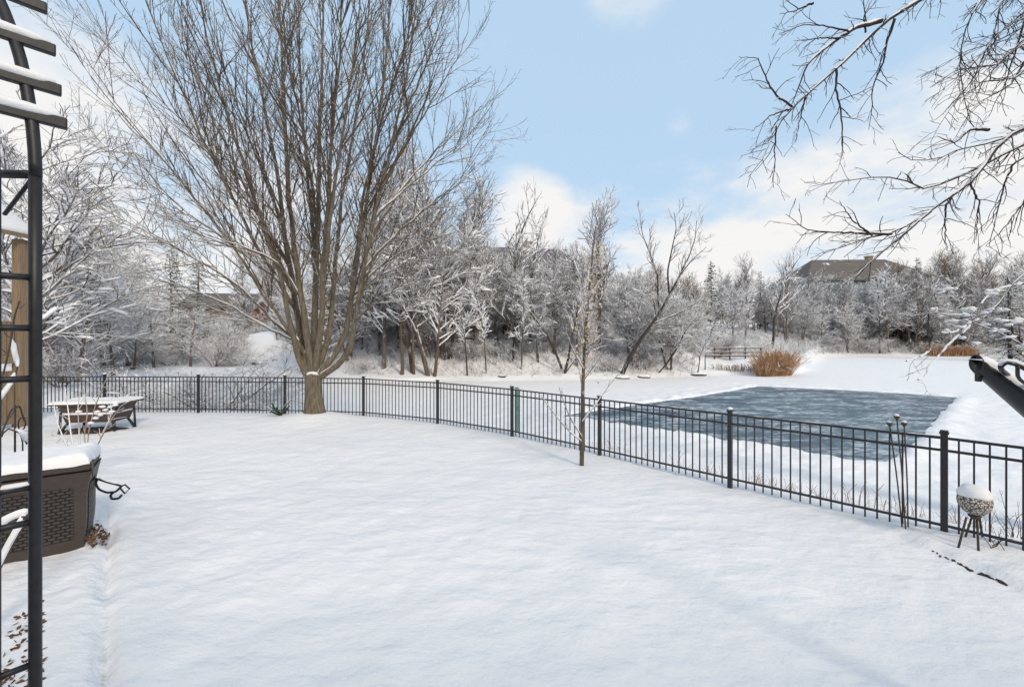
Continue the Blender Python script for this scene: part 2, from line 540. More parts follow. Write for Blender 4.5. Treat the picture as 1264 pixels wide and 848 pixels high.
def sprout(w, P, R, specs, rng, lvl=0):
    if lvl >= len(specs): return
    S = specs[lvl]
    seg = np.linalg.norm(np.diff(P, axis=0), axis=1); L = seg.sum()
    n = int(S['n'] * L + rng.random()) if S.get('per', True) else int(S['n'])
    m = len(P) - 1
    for i in range(n):
        t = S.get('t0', .15) + (S.get('t1', 1) - S.get('t0', .15)) * (i + rng.random()) / n
        k = min(int(t * m), m - 1); f = t * m - k
        pos = P[k] * (1 - f) + P[k + 1] * f
        T = unit(P[k + 1] - P[k])
        v = unit(np.cross(T, rng.normal(0, 1, 3)))
        if S.get('flat'): v = unit(v * np.array([1, 1, S['flat']]))
        a = S['ang'] + rng.normal(0, .16)
        d = unit(T * math.cos(a) + v * math.sin(a))
        ln = S['len'] * (.55 + .6 * rng.random()) * (1 - S.get('fall', .5) * t)
        r0 = min((R[k] * (1 - f) + R[k + 1] * f) * .75, S['r'])
        ns = S.get('seg', 4)
        Q = grow_line(rng, pos, d, ln, ns, S.get('w', .12), S.get('up', .3))
        RR = r0 + (S.get('rt', r0 * .4) - r0) * np.linspace(0, 1, ns + 1)
        w.put(S.get('cat', 'crown'), Q, RR, S.get('k', 3))
        sprout(w, Q, RR, specs, rng, lvl + 1)


def add_clumps(w, rng, n):
    L = [q for key, v in w.b.get('crown', {}).items() if key[0] >= 5 for q in v]
    if not L: return
    for i in range(n):
        P, Rr = L[rng.integers(len(L))]
        k = rng.integers(1, len(P) - 1)
        d = unit(P[k + 1] - P[k])
        if abs(d[2]) > .85: continue
        ln = rng.uniform(.06, .3); r = rng.uniform(.022, .06)
        c = P[k] + np.array([0, 0, r * .8])
        w.put('clump_snow', np.array([c - d * ln, c - d * ln * .4, c + d * ln * .5, c + d * ln]), np.array([.004, r, r * .9, .004]), 5)


# ---- prototypes, all 10 m tall at the origin
def proto(seed, mats, specs, height_=10.0, trunks=1, r=.17, lean=.03, wander=.04, spread=.0, t_end=.95, up=.15, nseg=12, clumps=800):
    rng = np.random.default_rng(seed); w = Wood()
    for q in range(trunks):
        a = rng.random() * 6.28 if trunks > 1 else 0
        d = unit(np.array([math.cos(a) * spread + rng.normal(0, lean), math.sin(a) * spread + rng.normal(0, lean), 1.0]))
        L = height_ * t_end * (1 if q == 0 else rng.uniform(.65, .95))
        P = grow_line(rng, np.array([math.cos(a) * .12 * (trunks > 1), math.sin(a) * .12 * (trunks > 1), -.3]), d, L, nseg, wander, up)
        R = r * (1 - .9 * np.linspace(0, 1, nseg + 1) ** .8) * (1 if q == 0 else .75) + .012
        w.put('trunk', P, R, 7)
        sprout(w, P, R, specs, rng)
    if clumps: add_clumps(w, rng, clumps)
    return w.meshes(dict(mats, clump_snow=M['snow']))


def conifer(seed, mats, lean=0, dens=1.0, width=.24, droop=.25, base=.06, ragged=.25):
    rng = np.random.default_rng(seed); w = Wood()
    P = grow_line(rng, np.array([0, 0, -.3]), np.array([0, 0, 1.0]), 10.3, 10, .01, .1)
    w.put('trunk', P, .16 * (1 - np.linspace(0, 1, 11)) + .015, 7)
    V, Fq = [], []
    for i in range(int(150 * dens)):
        t = base + (1 - base) * (i + rng.random()) / (150 * dens)
        z = t * 10
        L = 10 * width * (1 - t) ** .8 * (1 - ragged * rng.random()) + .15
        a = rng.random() * 6.28
        d = np.array([math.cos(a), math.sin(a), .15 - droop * (1 - t)])
        Q = grow_line(rng, np.array([0, 0, z]), unit(d), L, 5, .06, -.15)
        w.put('trunk', Q, .03 * (1 - np.linspace(0, 1, 6)) + .006, 3)
        side = np.array([-math.sin(a), math.cos(a), 0])
        for s in range(int(L * 30)):
            u = rng.random() ** .8; k = min(int(u * 5), 4); f = u * 5 - k
            p = Q[k] * (1 - f) + Q[k + 1] * f
            sd = side * (1 if rng.random() < .5 else -1)
            ln = rng.uniform(.18, .4) * (1.1 - .5 * u)
            fw = unit(Q[k + 1] - Q[k]) * .7 + sd * rng.uniform(.3, 1) + np.array([0, 0, rng.normal(-.15, .3)])
            fw = unit(fw); nn = unit(np.cross(fw, rng.normal(0, .35, 3) + np.array([0, 0, 1]))); wd = rng.uniform(.022, .05)
            o = len(V)
            V += [p - nn * wd * .4, p + fw * ln * .5 - nn * wd, p + fw * ln, p + fw * ln * .5 + nn * wd]
            Fq.append((o, o + 1, o + 2, o + 3))
    out = w.meshes(mats)
    out.append(('crown', mesh_np('crown', np.array(V), np.array(Fq), mats['crown'], False)))
    return out


def mm(t, c): return {'trunk': M[t], 'crown': M[c]}


def SP(l0, n0, a0=.8, l1=1.5, n1=4.0, l2=.6, n2=5.0, up=.35, r=.055, t0=.25, fall=.55, w=.13, tw=.017, **k):
    return [dict(n=n0, per=False, len=l0, ang=a0, up=up, r=r, rt=.016, t0=t0, fall=fall, w=w, seg=6, k=4),
            dict(n=n1, len=l1, ang=.7, up=up * .7, r=.026, rt=.012, w=w, seg=4, k=3),
            dict(n=n2, len=l2, ang=.65, up=.1, r=tw, rt=.009, w=w, seg=3, k=3)]


PROTO = {
    'broad1': proto(1, mm('bark_grey', 'twig_snow'), SP(4.6, 30, .95, 1.7, 4.2, .7, 5, up=.15), t_end=.85, r=.13),
    'broad2': proto(2, mm('bark_brown', 'twig_snow'), SP(4.4, 32, .9, 1.6, 4.2, .7, 5, up=.2), trunks=2, spread=.16, t_end=.88, r=.12),
    'upright1': proto(3, mm('bark_grey', 'twig_bare'), SP(3.4, 40, .55, 1.4, 3, .6, 3.6, up=.7, t0=.2), t_end=.92, r=.13),
    'upright2': proto(4, mm('bark_brown', 'twig_bare'), SP(3.6, 34, .6, 1.5, 2.8, .6, 3.5, up=.6, t0=.25), trunks=3, spread=.14, t_end=.92, r=.11),
    'sparse': proto(5, mm('bark_dark', 'twig_bare'), SP(3.6, 14, .65, 1.4, 1.7, .6, 2, up=.5, t0=.3), t_end=.96, lean=.06, wander=.07, r=.13),
    'slim1': proto(6, mm('bark_brown', 'twig_snow'), SP(1.9, 26, .9, .9, 3, .45, 3, up=.25, t0=.3, r=.03), r=.09, wander=.06),
    'slim2': proto(7, mm('bark_dark', 'twig_snow'), SP(2.2, 24, .8, 1.0, 3, .5, 3, up=.35, t0=.35, r=.035), r=.085, wander=.06),
    'tan': proto(8, mm('bark_brown', 'twig_tan'), SP(4.6, 44, .6, 1.7, 3.6, .7, 4, up=.5, t0=.1), trunks=3, spread=.3, t_end=.85),
    'shrub1': proto(9, mm('bark_brown', 'twig_snow'), SP(4.5, 9, .7, 1.8, 2.6, .9, 3.2, up=-.3, t0=.15, tw=.028, r=.06), trunks=12, spread=.8, t_end=.8, r=.07, up=-.35, nseg=8),
    'shrub2': proto(10, mm('bark_brown', 'twig_red'), SP(4.0, 9, .6, 1.7, 2.6, .9, 3.2, up=.2, t0=.1, tw=.026, r=.05), trunks=12, spread=.7, t_end=.85, r=.06, nseg=8),
    'shrub3': proto(12, mm('bark_grey', 'twig_snow'), SP(4.5, 10, .8, 1.9, 2.8, .9, 3.4, up=-.1, t0=.05, tw=.03, r=.06), trunks=10, spread=1.1, t_end=.75, r=.07, up=-.2, nseg=8),
    'spruce': conifer(20, mm('bark_dark', 'needle')),
    'spruce2': conifer(21, mm('bark_dark', 'needle'), dens=.8, width=.3, droop=.5, ragged=.5),
    'cedar': conifer(22, mm('bark_brown', 'needle_olive'), dens=.9, width=.2, droop=-.2, ragged=.4),
    'yew': conifer(23, mm('bark_dark', 'needle'), dens=.9, width=.75, droop=.1, base=.0, ragged=.5),
}


def place(kind, x, y, z, s, sw, rz, name, label, cat, group=None):
    r = bpy.data.objects.new(name, None); COL.objects.link(r)
    r.location = (x, y, z); r.rotation_euler = (0, 0, rz); r.scale = (s * sw, s * sw, s)
    tag(r, label, cat, group)
    for nm, me in PROTO[kind]:
        o = bpy.data.objects.new(nm, me); COL.objects.link(o); o.parent = r
    return r


def tree(px, Yd, top, kind, label, sw=1.0, name='bare_tree', cat='tree', group=None, rz=None):
    x = (px - CX) / F * Yd; z = hz(x, Yd)
    h = CZ + (HY - top) / F * Yd - z
    return place(kind, x, Yd, z - .05, h / 10, sw, RNG.random() * 6.28 if rz is None else rz, name, label, cat, group)


G1 = 'trees along the wooded far bank'
TREES = [
    # px, depth, top row, kind, label, width
    (28, 24, 128, 'broad1', 'broad snow-laden tree rising behind the timber tower, its outer boughs behind the black arbor', 1.15),
    (88, 33, 232, 'broad2', 'wide snow-coated tree on the pond edge just past the arbor post', 1.25),
    (128, 44, 268, 'broad1', 'rounded snow-coated tree between the tall arbor-side tree and the pair of olive conifers', 1.1),
    (295, 68, 300, 'upright1', 'slim bare tree beyond the red brick house seen through the low maple limbs', 1),
    (345, 60, 290, 'upright2', 'bare many-stemmed tree standing on the hill behind the maple trunk', 1),
    (432, 39, 255, 'broad2', 'snow-laced tree directly behind the two curved maple limbs', 1),
    (474, 36, 222, 'broad1', 'snow-laced grey tree on the bank at the edge of the maple crown', 1),
    (496, 34.6, 235, 'slim1', 'leaning brown trunk at the waterline, first of the brown trunks past the maple', 1.1),
    (512, 34.9, 225, 'upright2', 'clustered brown stems at the waterline between two thicker brown trunks', .9),
    (533, 34.6, 190, 'broad2', 'thick brown trunk wrapped in snow beside the snow-capped boulder', .9),
    (552, 38, 196, 'upright2', 'tall brown branched tree whose twigs meet the maple crown against the sky', 1.1),
    (588, 40, 228, 'upright1', 'tall pale bare tree just off the maple crown below the cloud', 1.0),
    (577, 34.9, 330, 'slim2', 'thin curved sapling on the snow slope below the snow-capped boulder', .9),
    (600, 35.3, 340, 'slim2', 'thin dark sapling midway along the open snow slope', .8),
    (643, 36.5, 325, 'slim1', 'pair-like leaning sapling below the slate-roofed house', .9),
    (622, 43, 232, 'sparse', 'tall dark sparse tree with forked top beside the slate-roofed house', 1.0),
    (655, 42, 248, 'sparse', 'crooked dark tree standing before the stone chimney', .9),
    (668, 47, 262, 'sparse', 'spindly dark tree with few boughs past the stone chimney', .7),
    (664, 38, 330, 'broad1', 'low snow-matted tree under the stone chimney', 1.1),
    (612, 41, 320, 'broad2', 'low snow-matted tree beneath the slate roof', 1.2),
    (738, 41, 242, 'upright1', 'tall oval bare tree rising straight behind the young lawn tree', 1.05),
    (716, 44, 300, 'upright2', 'shorter many-stemmed tree beside the tall oval tree', 1),
    (772, 47, 330, 'broad2', 'reddish brown rounded tree between the oval tree and the leaning tree', 1.1),
    (800, 50, 322, 'tan', 'tan twiggy tree behind the crown of the leaning tree', 1.0),
    (852, 56, 332, 'tan', 'tan thicket tree between the leaning tree and the snowy spruce', 1.0),
    (905, 62, 345, 'broad1', 'frosted round tree between the snowy spruce and the rail fence', 1.0),
    (918, 68, 312, 'upright1', 'narrow pointed bare tree past the snowy spruce', .9),
    (953, 70, 306, 'sparse', 'tall bare fork-topped tree behind the clump of orange grass', 1.0),
    (970, 76, 318, 'upright2', 'fan-topped bare tree at the low end of the brown roof', .8),
    (990, 78, 362, 'broad2', 'frosted tree in front of the low end of the brown roof', 1.0),
    (1014, 77, 372, 'broad1', 'wide frosted tree below the grey-green wall of the brown-roofed house', 1.1),
    (1030, 80, 340, 'upright2', 'brown upright tree before the middle of the brown-roofed house', .8),
    (1047, 77, 355, 'broad2', 'dark double-trunked tree on the far shore under the brown roof', 1.0),
    (1070, 82, 340, 'broad1', 'frosted tree against the brown roof', .9),
    (1086, 77.5, 330, 'slim2', 'straight thin dark trunk on the far shore, first of two', 1.0),
    (1098, 78, 322, 'slim1', 'straight thin dark trunk on the far shore, second of two', 1.0),
    (1112, 84, 318, 'tan', 'brown twiggy tree at the tall end of the brown roof', .8),
    (1160, 84, 318, 'upright2', 'grey upright tree between the dark evergreen and the tan dome-shaped tree', .8),
    (1184, 84, 300, 'tan', 'tan dome-shaped twiggy tree above the pale reeds', 1.0),
    (1150, 79, 352, 'broad1', 'frosted low tree on the shore before the dark evergreen', .9),
    (1222, 92, 312, 'upright1', 'dark bushy-topped bare tree past the tan dome-shaped tree', 1.3),
    (1255, 88, 316, 'upright2', 'dark bare tree showing over the snow-loaded spruce', 1.1),
    (1215, 78, 350, 'broad2', 'frosted tree between the tan dome-shaped tree and the snow-loaded spruce', 1.0),
    (1300, 80, 320, 'broad1', 'frosted tree past the snow-loaded spruce at the frame edge', 1.2),
]
for (px, Yd, top, kind, lab, sw) in TREES:
    tree(px, Yd, top, kind, lab, sw, group=G1)

CON = [
    (213, 60, 308, 'cedar', 'olive conifer with the taller pointed top beyond the pond', 1.2),
    (244, 64, 318, 'cedar', 'olive conifer with the shorter top beside the red brick house', 1.3),
    (172, 70, 335, 'spruce', 'small pointed spruce on the skyline between the frosted tree and olive conifers', .9),
    (158, 52, 335, 'spruce2', 'drooping spruce with snow clumps on its boughs past the arbor', 1.1),
    (225, 56, 378, 'yew', 'dark low evergreen at the foot of the olive conifers', .9),
    (573, 42, 375, 'yew', 'dark green evergreen shrub above the snow-capped boulder', .8),
    (878, 56, 322, 'spruce', 'snowy dark spruce between the leaning tree and the rail fence', .95),
    (938, 84, 335, 'spruce2', 'distant pine with a rounded head behind the rail fence', 1.1),
    (1133, 80, 318, 'cedar', 'dark evergreen at the tall end of the brown roof', .8),
    (1064, 90, 358, 'spruce', 'green conifer in front of the wall of the brown-roofed house', .7),
    (1247, 60, 340, 'spruce2', 'spruce loaded with thick snow behind the snow-clumped branch', 1.25),
]
for (px, Yd, top, kind, lab, sw) in CON:
    tree(px, Yd, top, kind, lab, sw, 'conifer', 'conifer')

SHRUBS = [
    (258, 18, 392, 'shrub1', 'big arching snow-covered shrub just past the fence near the maple', 1.7),
    (200, 20, 410, 'shrub3', 'low snow-covered shrub past the fence behind the fire pit', 1.2),
    (120, 50, 395, 'shrub3', 'snow-heaped shrub on the far shore past the fire pit', 1.6),
    (75, 30, 400, 'shrub2', 'reddish twiggy shrub beside the arbor post across the fence', 1.2),
    (160, 54, 398, 'shrub1', 'snow-heaped shrub on the far shore below the drooping spruce', 1.5),
    (215, 52, 400, 'shrub3', 'wide white shrub mound on the far shore below the olive conifers', 1.6),
    (265, 50, 398, 'shrub2', 'rust-tinted shrub in front of the red brick house', 1.3),
    (300, 52, 405, 'shrub3', 'white shrub mound beside the open snow bank', 1.3),
    (400, 40, 415, 'shrub3', 'snowy shrub on the bank behind the maple trunk', 1.4),
    (455, 36.5, 425, 'shrub3', 'snowy shrub at the foot of the bank past the maple trunk', 1.4),
    (795, 38, 425, 'shrub2', 'reddish brush below the leaning tree', 1.4),
    (755, 37, 425, 'shrub2', 'reddish brush behind the young lawn tree', 1.4),
    (850, 44, 415, 'shrub1', 'arching frosted shrub at the end of the rail fence', 1.5),
    (885, 50, 395, 'shrub2', 'frosted reddish shrub behind the rail fence', 1.5),
    (1010, 78, 398, 'shrub3', 'frosted shrub on the far shore below the grey-green wall', 1.6),
    (1060, 79, 400, 'shrub1', 'frosted shrub on the far shore between two dark trunks', 1.6),
    (1130, 79, 405, 'shrub3', 'frosted shrub on the far shore below the dark evergreen', 1.6),
    (1200, 80, 395, 'shrub1', 'dark frosted shrub above the pale reeds', 1.6),
    (1255, 66, 405, 'shrub3', 'snowy shrub under the snow-loaded spruce', 1.6),
]
for (px, Yd, top, kind, lab, sw) in SHRUBS:
    tree(px, Yd, top, kind, lab, sw, 'snowy_shrub', 'shrub', 'snowy shrubs round the pond')

# fill: the rest of the wood, trees that nothing tells apart
rf = np.random.default_rng(77)
for i in range(130):
    px = rf.uniform(370, 870); Yd = rf.uniform(37.5, 56)
    top = np.interp(px, [360, 560, 600, 700, 800, 860], [330, 285, 298, 308, 338, 350]) + rf.uniform(-12, 60)
    tree(px, Yd, top, ['broad1', 'broad2', 'slim1', 'upright2', 'slim2', 'upright1'][i % 6], 'snow-dusted bare tree packed into the thicket on the wooded bank behind the maple', rf.uniform(.9, 1.3), group='thicket trees on the wooded bank')
for i in range(80):
    px = rf.uniform(880, 1340); Yd = rf.uniform(77.5, 92)
    top = rf.uniform(332, 392) if i % 3 else rf.uniform(326, 350)
    tree(px, Yd, top, ['broad1', 'broad2', 'upright2', 'slim2'][i % 4], 'frosted bare tree packed into the thicket on the shore around the brown-roofed house', rf.uniform(.9, 1.3), group='thicket trees on the far shore')
for i in range(60):
    px = rf.uniform(-60, 380); Yd = rf.uniform(66, 84)
    top = rf.uniform(345, 400)
    if 190 < px < 265: top = rf.uniform(385, 405)
    if 310 < px < 365: top = rf.uniform(300, 360); Yd += 12
    tree(px, Yd, top, ['broad1', 'broad2', 'upright2', 'shrub3'][i % 4], 'frosted bare tree packed into the thicket beyond the pond around the brick house', rf.uniform(.9, 1.3), group='thicket trees beyond the pond')

for i in range(26):
    px = 395 + i * 18 + rf.uniform(-8, 8)
    Yd = float(np.interp(px, _px, _D)) + rf.uniform(3.5, 9)
    tree(px, Yd, rf.uniform(392, 420), ['shrub3', 'shrub1', 'shrub2'][i % 3], 'snow-matted shrub low on the wooded bank among the thicket trunks', rf.uniform(1.1, 1.6), 'snowy_shrub', 'shrub', 'snow-matted shrubs on the wooded bank')
for i in range(16):
    tree(rf.uniform(890, 985), rf.uniform(80, 96), rf.uniform(345, 385), ['broad1', 'broad2', 'upright2'][i % 3], 'frosted bare tree packed into the gap behind the rail fence and orange grass', 1.25, group='frosted trees behind the rail fence')
for i, (px, Yd, top) in enumerate([(62, 36, 300), (98, 42, 320), (140, 38, 330), (165, 46, 350), (190, 48, 362), (75, 48, 280), (110, 50, 300), (40, 40, 330), (235, 50, 372), (285, 55, 378)]):
    tree(px, Yd, top, ['broad1', 'broad2'][i % 2], 'low snow-caked tree crowding the pond edge past the arbor', 1.3, group='snow-caked trees past the arbor')
# brush: countless thin stems
w = Wood()
for i in range(5200):
    px = rf.uniform(30, 1330)
    D = np.interp(px, _px, _D)
    far = px > 990 or px < 330
    s = rf.uniform(1.5, 22) if far else 3 + 20 * rf.random() ** .8
    if 865 < px < 1000: s = rf.uniform(12, 40)
    Yd = D + s
    x = (px - CX) / F * Yd
    if 300 < px < 372 and s < 14: continue
    z = hz(x, Yd)
    h = rf.uniform(.8, 3.2) * (1 if far or s > 7 else .6)
    for q in range(3):
        a = rf.random() * 6.28
        P = grow_line(rf, np.array([x, Yd, z - .1]), unit(np.array([math.cos(a) * .6, math.sin(a) * .6, 1])), h * rf.uniform(.6, 1), 5, .14, -.5)
        w.put('brush', P, np.linspace(.03, .014, 6), 3)
        for _ in range(4):
            k = rf.integers(1, 5)
            w.put('brush', grow_line(rf, P[k], unit(P[k] - P[k - 1] + rf.normal(0, .6, 3)), h * rf.uniform(.2, .45), 3, .15, -.2), np.linspace(.02, .01, 4), 3)
for i in range(900):
    px = rf.uniform(330, 860); D = np.interp(px, _px, _D); Yd = D + rf.uniform(.4, 6); x = (px - CX) / F * Yd
    h = rf.uniform(.3, 1.6); P = grow_line(rf, np.array([x, Yd, hz(x, Yd) - .05]), unit(np.array([rf.normal(0, .4), rf.normal(0, .3), 1])), h, 5, .16, 0)
    w.put('brush', P, np.linspace(.022, .01, 6), 3)
    for _ in range(3):
        k = rf.integers(1, 5); w.put('brush', grow_line(rf, P[k], unit(P[k] - P[k - 1] + rf.normal(0, .6, 3)), h * rf.uniform(.2, .5), 3, .15, 0), np.linspace(.014, .008, 4), 3)
tag(link('brush', w.meshes({'brush': M['twig_snow']})[0][1]), 'tangled snow-dusted brush covering the banks round the pond', 'brush', kind='stuff')


# ------------------------------------------------------------------ the big maple
def stem_px(pts, Y0, dY, n=16, bend=1.0):
    m = len(pts)
    return smooth_line([at(px, py, Y0 + dY * (i / (m - 1)) ** bend) for i, (px, py) in enumerate(pts)], n)


def snow_caps(w, P, R, rng, cat='snow', off=.55, rad=.8, keep=.75, minr=.0):
    """thicker snow lying along the top of a limb, in broken runs"""
    n = len(P); i = 0
    while i < n - 3:
        ln = int(rng.integers(4, 9))
        j = min(n, i + ln)
        if j - i >= 4 and rng.random() < keep:
            Q = P[i:j].copy(); r = R[i:j] * rad
            T = np.gradient(Q, axis=0); T /= np.linalg.norm(T, axis=1)[:, None]
            up = np.array([0, 0, 1.0]) - T * T[:, 2:3]
            if np.linalg.norm(up, axis=1).mean() > .55:
                Q = Q + unit(up.mean(0)) * (R[i:j] * off)[:, None]
                r = r * np.concatenate([[.3], np.full(j - i - 2, 1.0), [.3]]) * rng.uniform(.8, 1.15, j - i)
                w.put(cat, Q, np.maximum(r, minr), 6)
        i = j


rng = np.random.default_rng(5)
maple = empty('maple_tree', (MAPLE[0], MAPLE[1], hz(*MAPLE)), 'huge bare many-stemmed maple with thick trunk standing on the snowy lawn before the fence', 'tree')
w = Wood()
Y0 = MAPLE[1]
STEMS = [  # pixel path, depth drift, base radius
    ([(383, 462), (372, 420), (366, 380), (357, 330), (350, 270), (340, 200), (325, 120), (308, 40), (295, -60)], 1.2, .15),
    ([(386, 460), (378, 400), (370, 350), (362, 300), (355, 220), (350, 130), (345, 40), (342, -90)], -1.5, .15),
    ([(388, 458), (388, 400), (390, 340), (392, 270), (395, 180), (398, 80), (400, -100)], .6, .15),
    ([(390, 458), (397, 390), (400, 320), (405, 240), (412, 150), (420, 60), (425, -90)], -2.2, .13),
    ([(394, 462), (403, 448), (417, 435), (428, 412), (431, 380), (437, 340), (446, 290), (456, 225), (468, 150), (478, 60), (486, -70)], .8, .13),
    ([(397, 464), (410, 456), (424, 446), (435, 428), (437, 398), (446, 350), (456, 300), (471, 230), (490, 150), (505, 80), (515, 0), (521, -60)], -1.2, .12),
    ([(379, 464), (367, 437), (360, 406), (354, 370), (344, 335), (330, 295), (310, 235), (285, 155), (262, 75), (242, -10), (232, -60)], -1.0, .12),
    ([(392, 455), (404, 425), (409, 395), (412, 355), (416, 300), (426, 220), (440, 140), (452, 50), (461, -70)], 2.4, .12),
    ([(391, 320), (388, 290), (382, 240), (375, 170), (370, 80), (366, -90)], 2.8, .085),
    ([(399, 340), (404, 300), (414, 220), (430, 120), (445, 0), (450, -70)], -3.2, .085),
    ([(378, 440), (362, 415), (346, 393), (328, 368), (314, 345), (290, 308), (255, 262), (215, 213), (172, 163), (130, 108), (100, 60)], -1.6, .075),
    ([(374, 430), (359, 414), (337, 398), (318, 376), (285, 345), (240, 318), (190, 293), (140, 265), (98, 238)], -.6, .07),
    ([(372, 428), (360, 418), (341, 410), (318, 398), (282, 376), (232, 356), (182, 340), (128, 322)], .8, .06),
    ([(366, 385), (345, 350), (315, 300), (285, 240), (250, 170), (215, 90), (185, 20), (170, -40)], -2.4, .085),
    ([(362, 360), (340, 310), (305, 235), (265, 150), (225, 60), (200, -20)], 2.2, .085),
    ([(352, 290), (320, 200), (285, 110), (255, 30), (235, -40)], -1.8, .07),
    ([(358, 330), (330, 280), (280, 215), (225, 150), (165, 90), (120, 40)], 1.8, .065),
    ([(350, 350), (310, 320), (250, 275), (190, 230), (135, 190), (95, 160)], 2.2, .06),
    ([(433, 400), (450, 385), (475, 365), (510, 350), (545, 342)], -1.5, .045),
    ([(438, 365), (462, 335), (495, 312), (530, 296), (572, 285)], .8, .05),
    ([(446, 335), (475, 305), (510, 270), (550, 238), (590, 210)], -1.0, .055),
    ([(455, 300), (485, 250), (520, 205), (560, 165), (592, 135)], 1.2, .055),
    ([(470, 235), (500, 180), (530, 130), (560, 80), (578, 40)], -1.2, .055),
    ([(480, 190), (505, 130), (530, 70), (548, 10), (556, -40)], 1.5, .055),
    ([(430, 385), (455, 350), (490, 330), (525, 322), (560, 318)], 2.0, .045),
    ([(462, 270), (498, 235), (540, 200), (580, 178), (604, 160)], 2.0, .045),
    ([(392, 290), (388, 250), (378, 180), (358, 90), (340, -40)], -3.0, .065),
    ([(438, 335), (448, 240), (470, 150), (500, 60), (520, -50)], -3.0, .075),
    ([(372, 370), (350, 330), (322, 312), (285, 300), (240, 283), (190, 262)], -3.0, .05),
]
PREV = []
for pts, dY, r in STEMS:
    P = stem_px(pts, Y0, dY, 20)
    if pts[0][1] < 432 and PREV:      # a limb leaves the stem it is drawn on: start at that stem's depth
        A = np.concatenate(PREV); q = np.column_stack([CX + F * A[:, 0] / A[:, 1], HY - F * (A[:, 2] - CZ) / A[:, 1]])
        j = np.argmin(np.hypot(q[:, 0] - pts[0][0], q[:, 1] - pts[0][1])); yo = A[j, 1] - Y0
        P = smooth_line([at(px, py, Y0 + yo + (dY - yo) * (i / (len(pts) - 1))) for i, (px, py) in enumerate(pts)], 20)
        P[0] = A[j]
    else: PREV.append(resample(P, 120))
    u = np.linspace(0, 1, 20)
    R = r * (.12 + .88 * (1 - u) ** 1.25) * .92 + .003
    big = r > .1
    P[1:-1] += rng.normal(0, .018, (18, 3))
    R = R * .76; R[:4] *= np.linspace(1.25, 1, 4)
    w.put('stem', P, R, 8)
    out = [dict(n=2.4, len=3.2, ang=.58, up=.35, r=.0175, rt=.006, t0=.17 if big else .18, fall=.55, w=.06, seg=7, k=4),
           dict(n=3.3, len=1.2, ang=.55, up=.25, r=.0105, rt=.005, w=.09, seg=4, k=3, t0=.1),
           dict(n=3.6, len=.34, ang=.65, up=.1, r=.0058, rt=.004, w=.12, seg=2, k=3, t0=.1)]
    sprout(w, P, R, out, rng)
    if r > .055:
        sprout(w, P, R, [dict(n=.55, len=4.6, ang=.36, up=.3, r=.024, rt=.007, t0=.16, fall=.45, w=.035, seg=9, k=5)] + [dict(out[1], n=2.4, len=1.4)] + [out[2]], rng)
    snow_caps(w, P, R, rng, 'branch_snow', .9, .85, .97)
# trunk with root flare
tz = hz(*MAPLE)
TP = [(MAPLE[0] + .03, MAPLE[1], tz - .25), (MAPLE[0] + .02, MAPLE[1], tz + .1), (MAPLE[0], MAPLE[1], tz + .45), (MAPLE[0] - .01, MAPLE[1], tz + .85), (MAPLE[0], MAPLE[1], 1.08), (MAPLE[0] + .01, MAPLE[1] + .02, 1.22), (MAPLE[0] + .02, MAPLE[1] + .05, 1.3), (MAPLE[0] + .02, MAPLE[1] + .06, 1.33)]
tb = MB(); tb.tube(TP, [.35, .275, .24, .235, .25, .215, .10, .01], 20)
tm = tb.mesh('trunk', M['maple'], True)
v = np.array([q.co for q in tm.vertices]); ang = np.arctan2(v[:, 1] - MAPLE[1], v[:, 0] - MAPLE[0])
k = 1 + (.05 * np.sin(ang * 5 + 1) + .03 * np.sin(ang * 9)) * np.clip(1.3 - (v[:, 2] - tz), .3, 1.3)
v[:, 0] = MAPLE[0] + (v[:, 0] - MAPLE[0]) * k; v[:, 1] = MAPLE[1] + (v[:, 1] - MAPLE[1]) * k
tm.vertices.foreach_set('co', v.astype(np.float32).ravel())
link('trunk', tm, maple)
mats = {'stem': M['maple'], 'crown': M['maple_twig'], 'branch_snow': M['snow']}
for nm, me in w.meshes(mats): link({'stem': 'limbs'}.get(nm, nm), me, maple)
mb = MB()   # snow lodged in the crotch
for dx, dz, s in ((.05, 1.62, .04), (.17, 1.5, .035)):
    mb.blob((MAPLE[0] + dx, MAPLE[1] + .04, dz + .02), (s * .8, s, s * 1.1), rng, 10, 6, 0, .1)
mb.build('crotch_snow', M['snow'], maple, True)

# ------------------------------------------------------------------ young tree on the lawn
bx, by = 1.335, 8.06
yt = empty('young_tree', (bx, by, hz(bx, by)), 'slender young tree with pale dry leaves standing on the lawn before the fence', 'tree')
w = Wood()
P = stem_px([(718, 578), (718.5, 540), (719, 500), (720, 460), (722, 420), (725, 380), (729, 340), (732, 305), (735, 280)], by, .2, 22)
R = .040 * (1 - .85 * np.linspace(0, 1, 22) ** 1.2) + .004
w.put('trunk', P, R, 8)
sprout(w, P, R, [dict(n=4.4, len=.95, ang=.5, up=.45, r=.013, rt=.005, t0=.32, fall=.62, w=.07, seg=5, k=4),
                 dict(n=4, len=.4, ang=.6, up=.2, r=.006, rt=.003, w=.1, seg=3, k=3)], rng)
for pts in ([(719, 545), (705, 535), (690, 518), (676, 500), (668, 488)], [(719, 540), (706, 520), (697, 500), (690, 478)], [(719, 520), (735, 500), (750, 478), (763, 462)], [(720, 470), (738, 445), (752, 425)], [(720, 455), (706, 430), (697, 405)]):
    Q = stem_px(pts, by, rng.normal(0, .3), 9); RQ = np.linspace(.014, .005, 9)
    w.put('crown', Q, RQ, 4)
    snow_caps(w, Q, RQ, rng, 'branch_snow', .7, 1.1, .8)
    sprout(w, Q, RQ, [dict(n=5, len=.3, ang=.6, up=.2, r=.006, rt=.003, w=.1, seg=3, k=3)], rng)
for nm, me in w.meshes({'trunk': M['bark_brown'], 'crown': M['twig_bare'], 'branch_snow': M['snow']}): link(nm, me, yt)
V, Fq = [], []
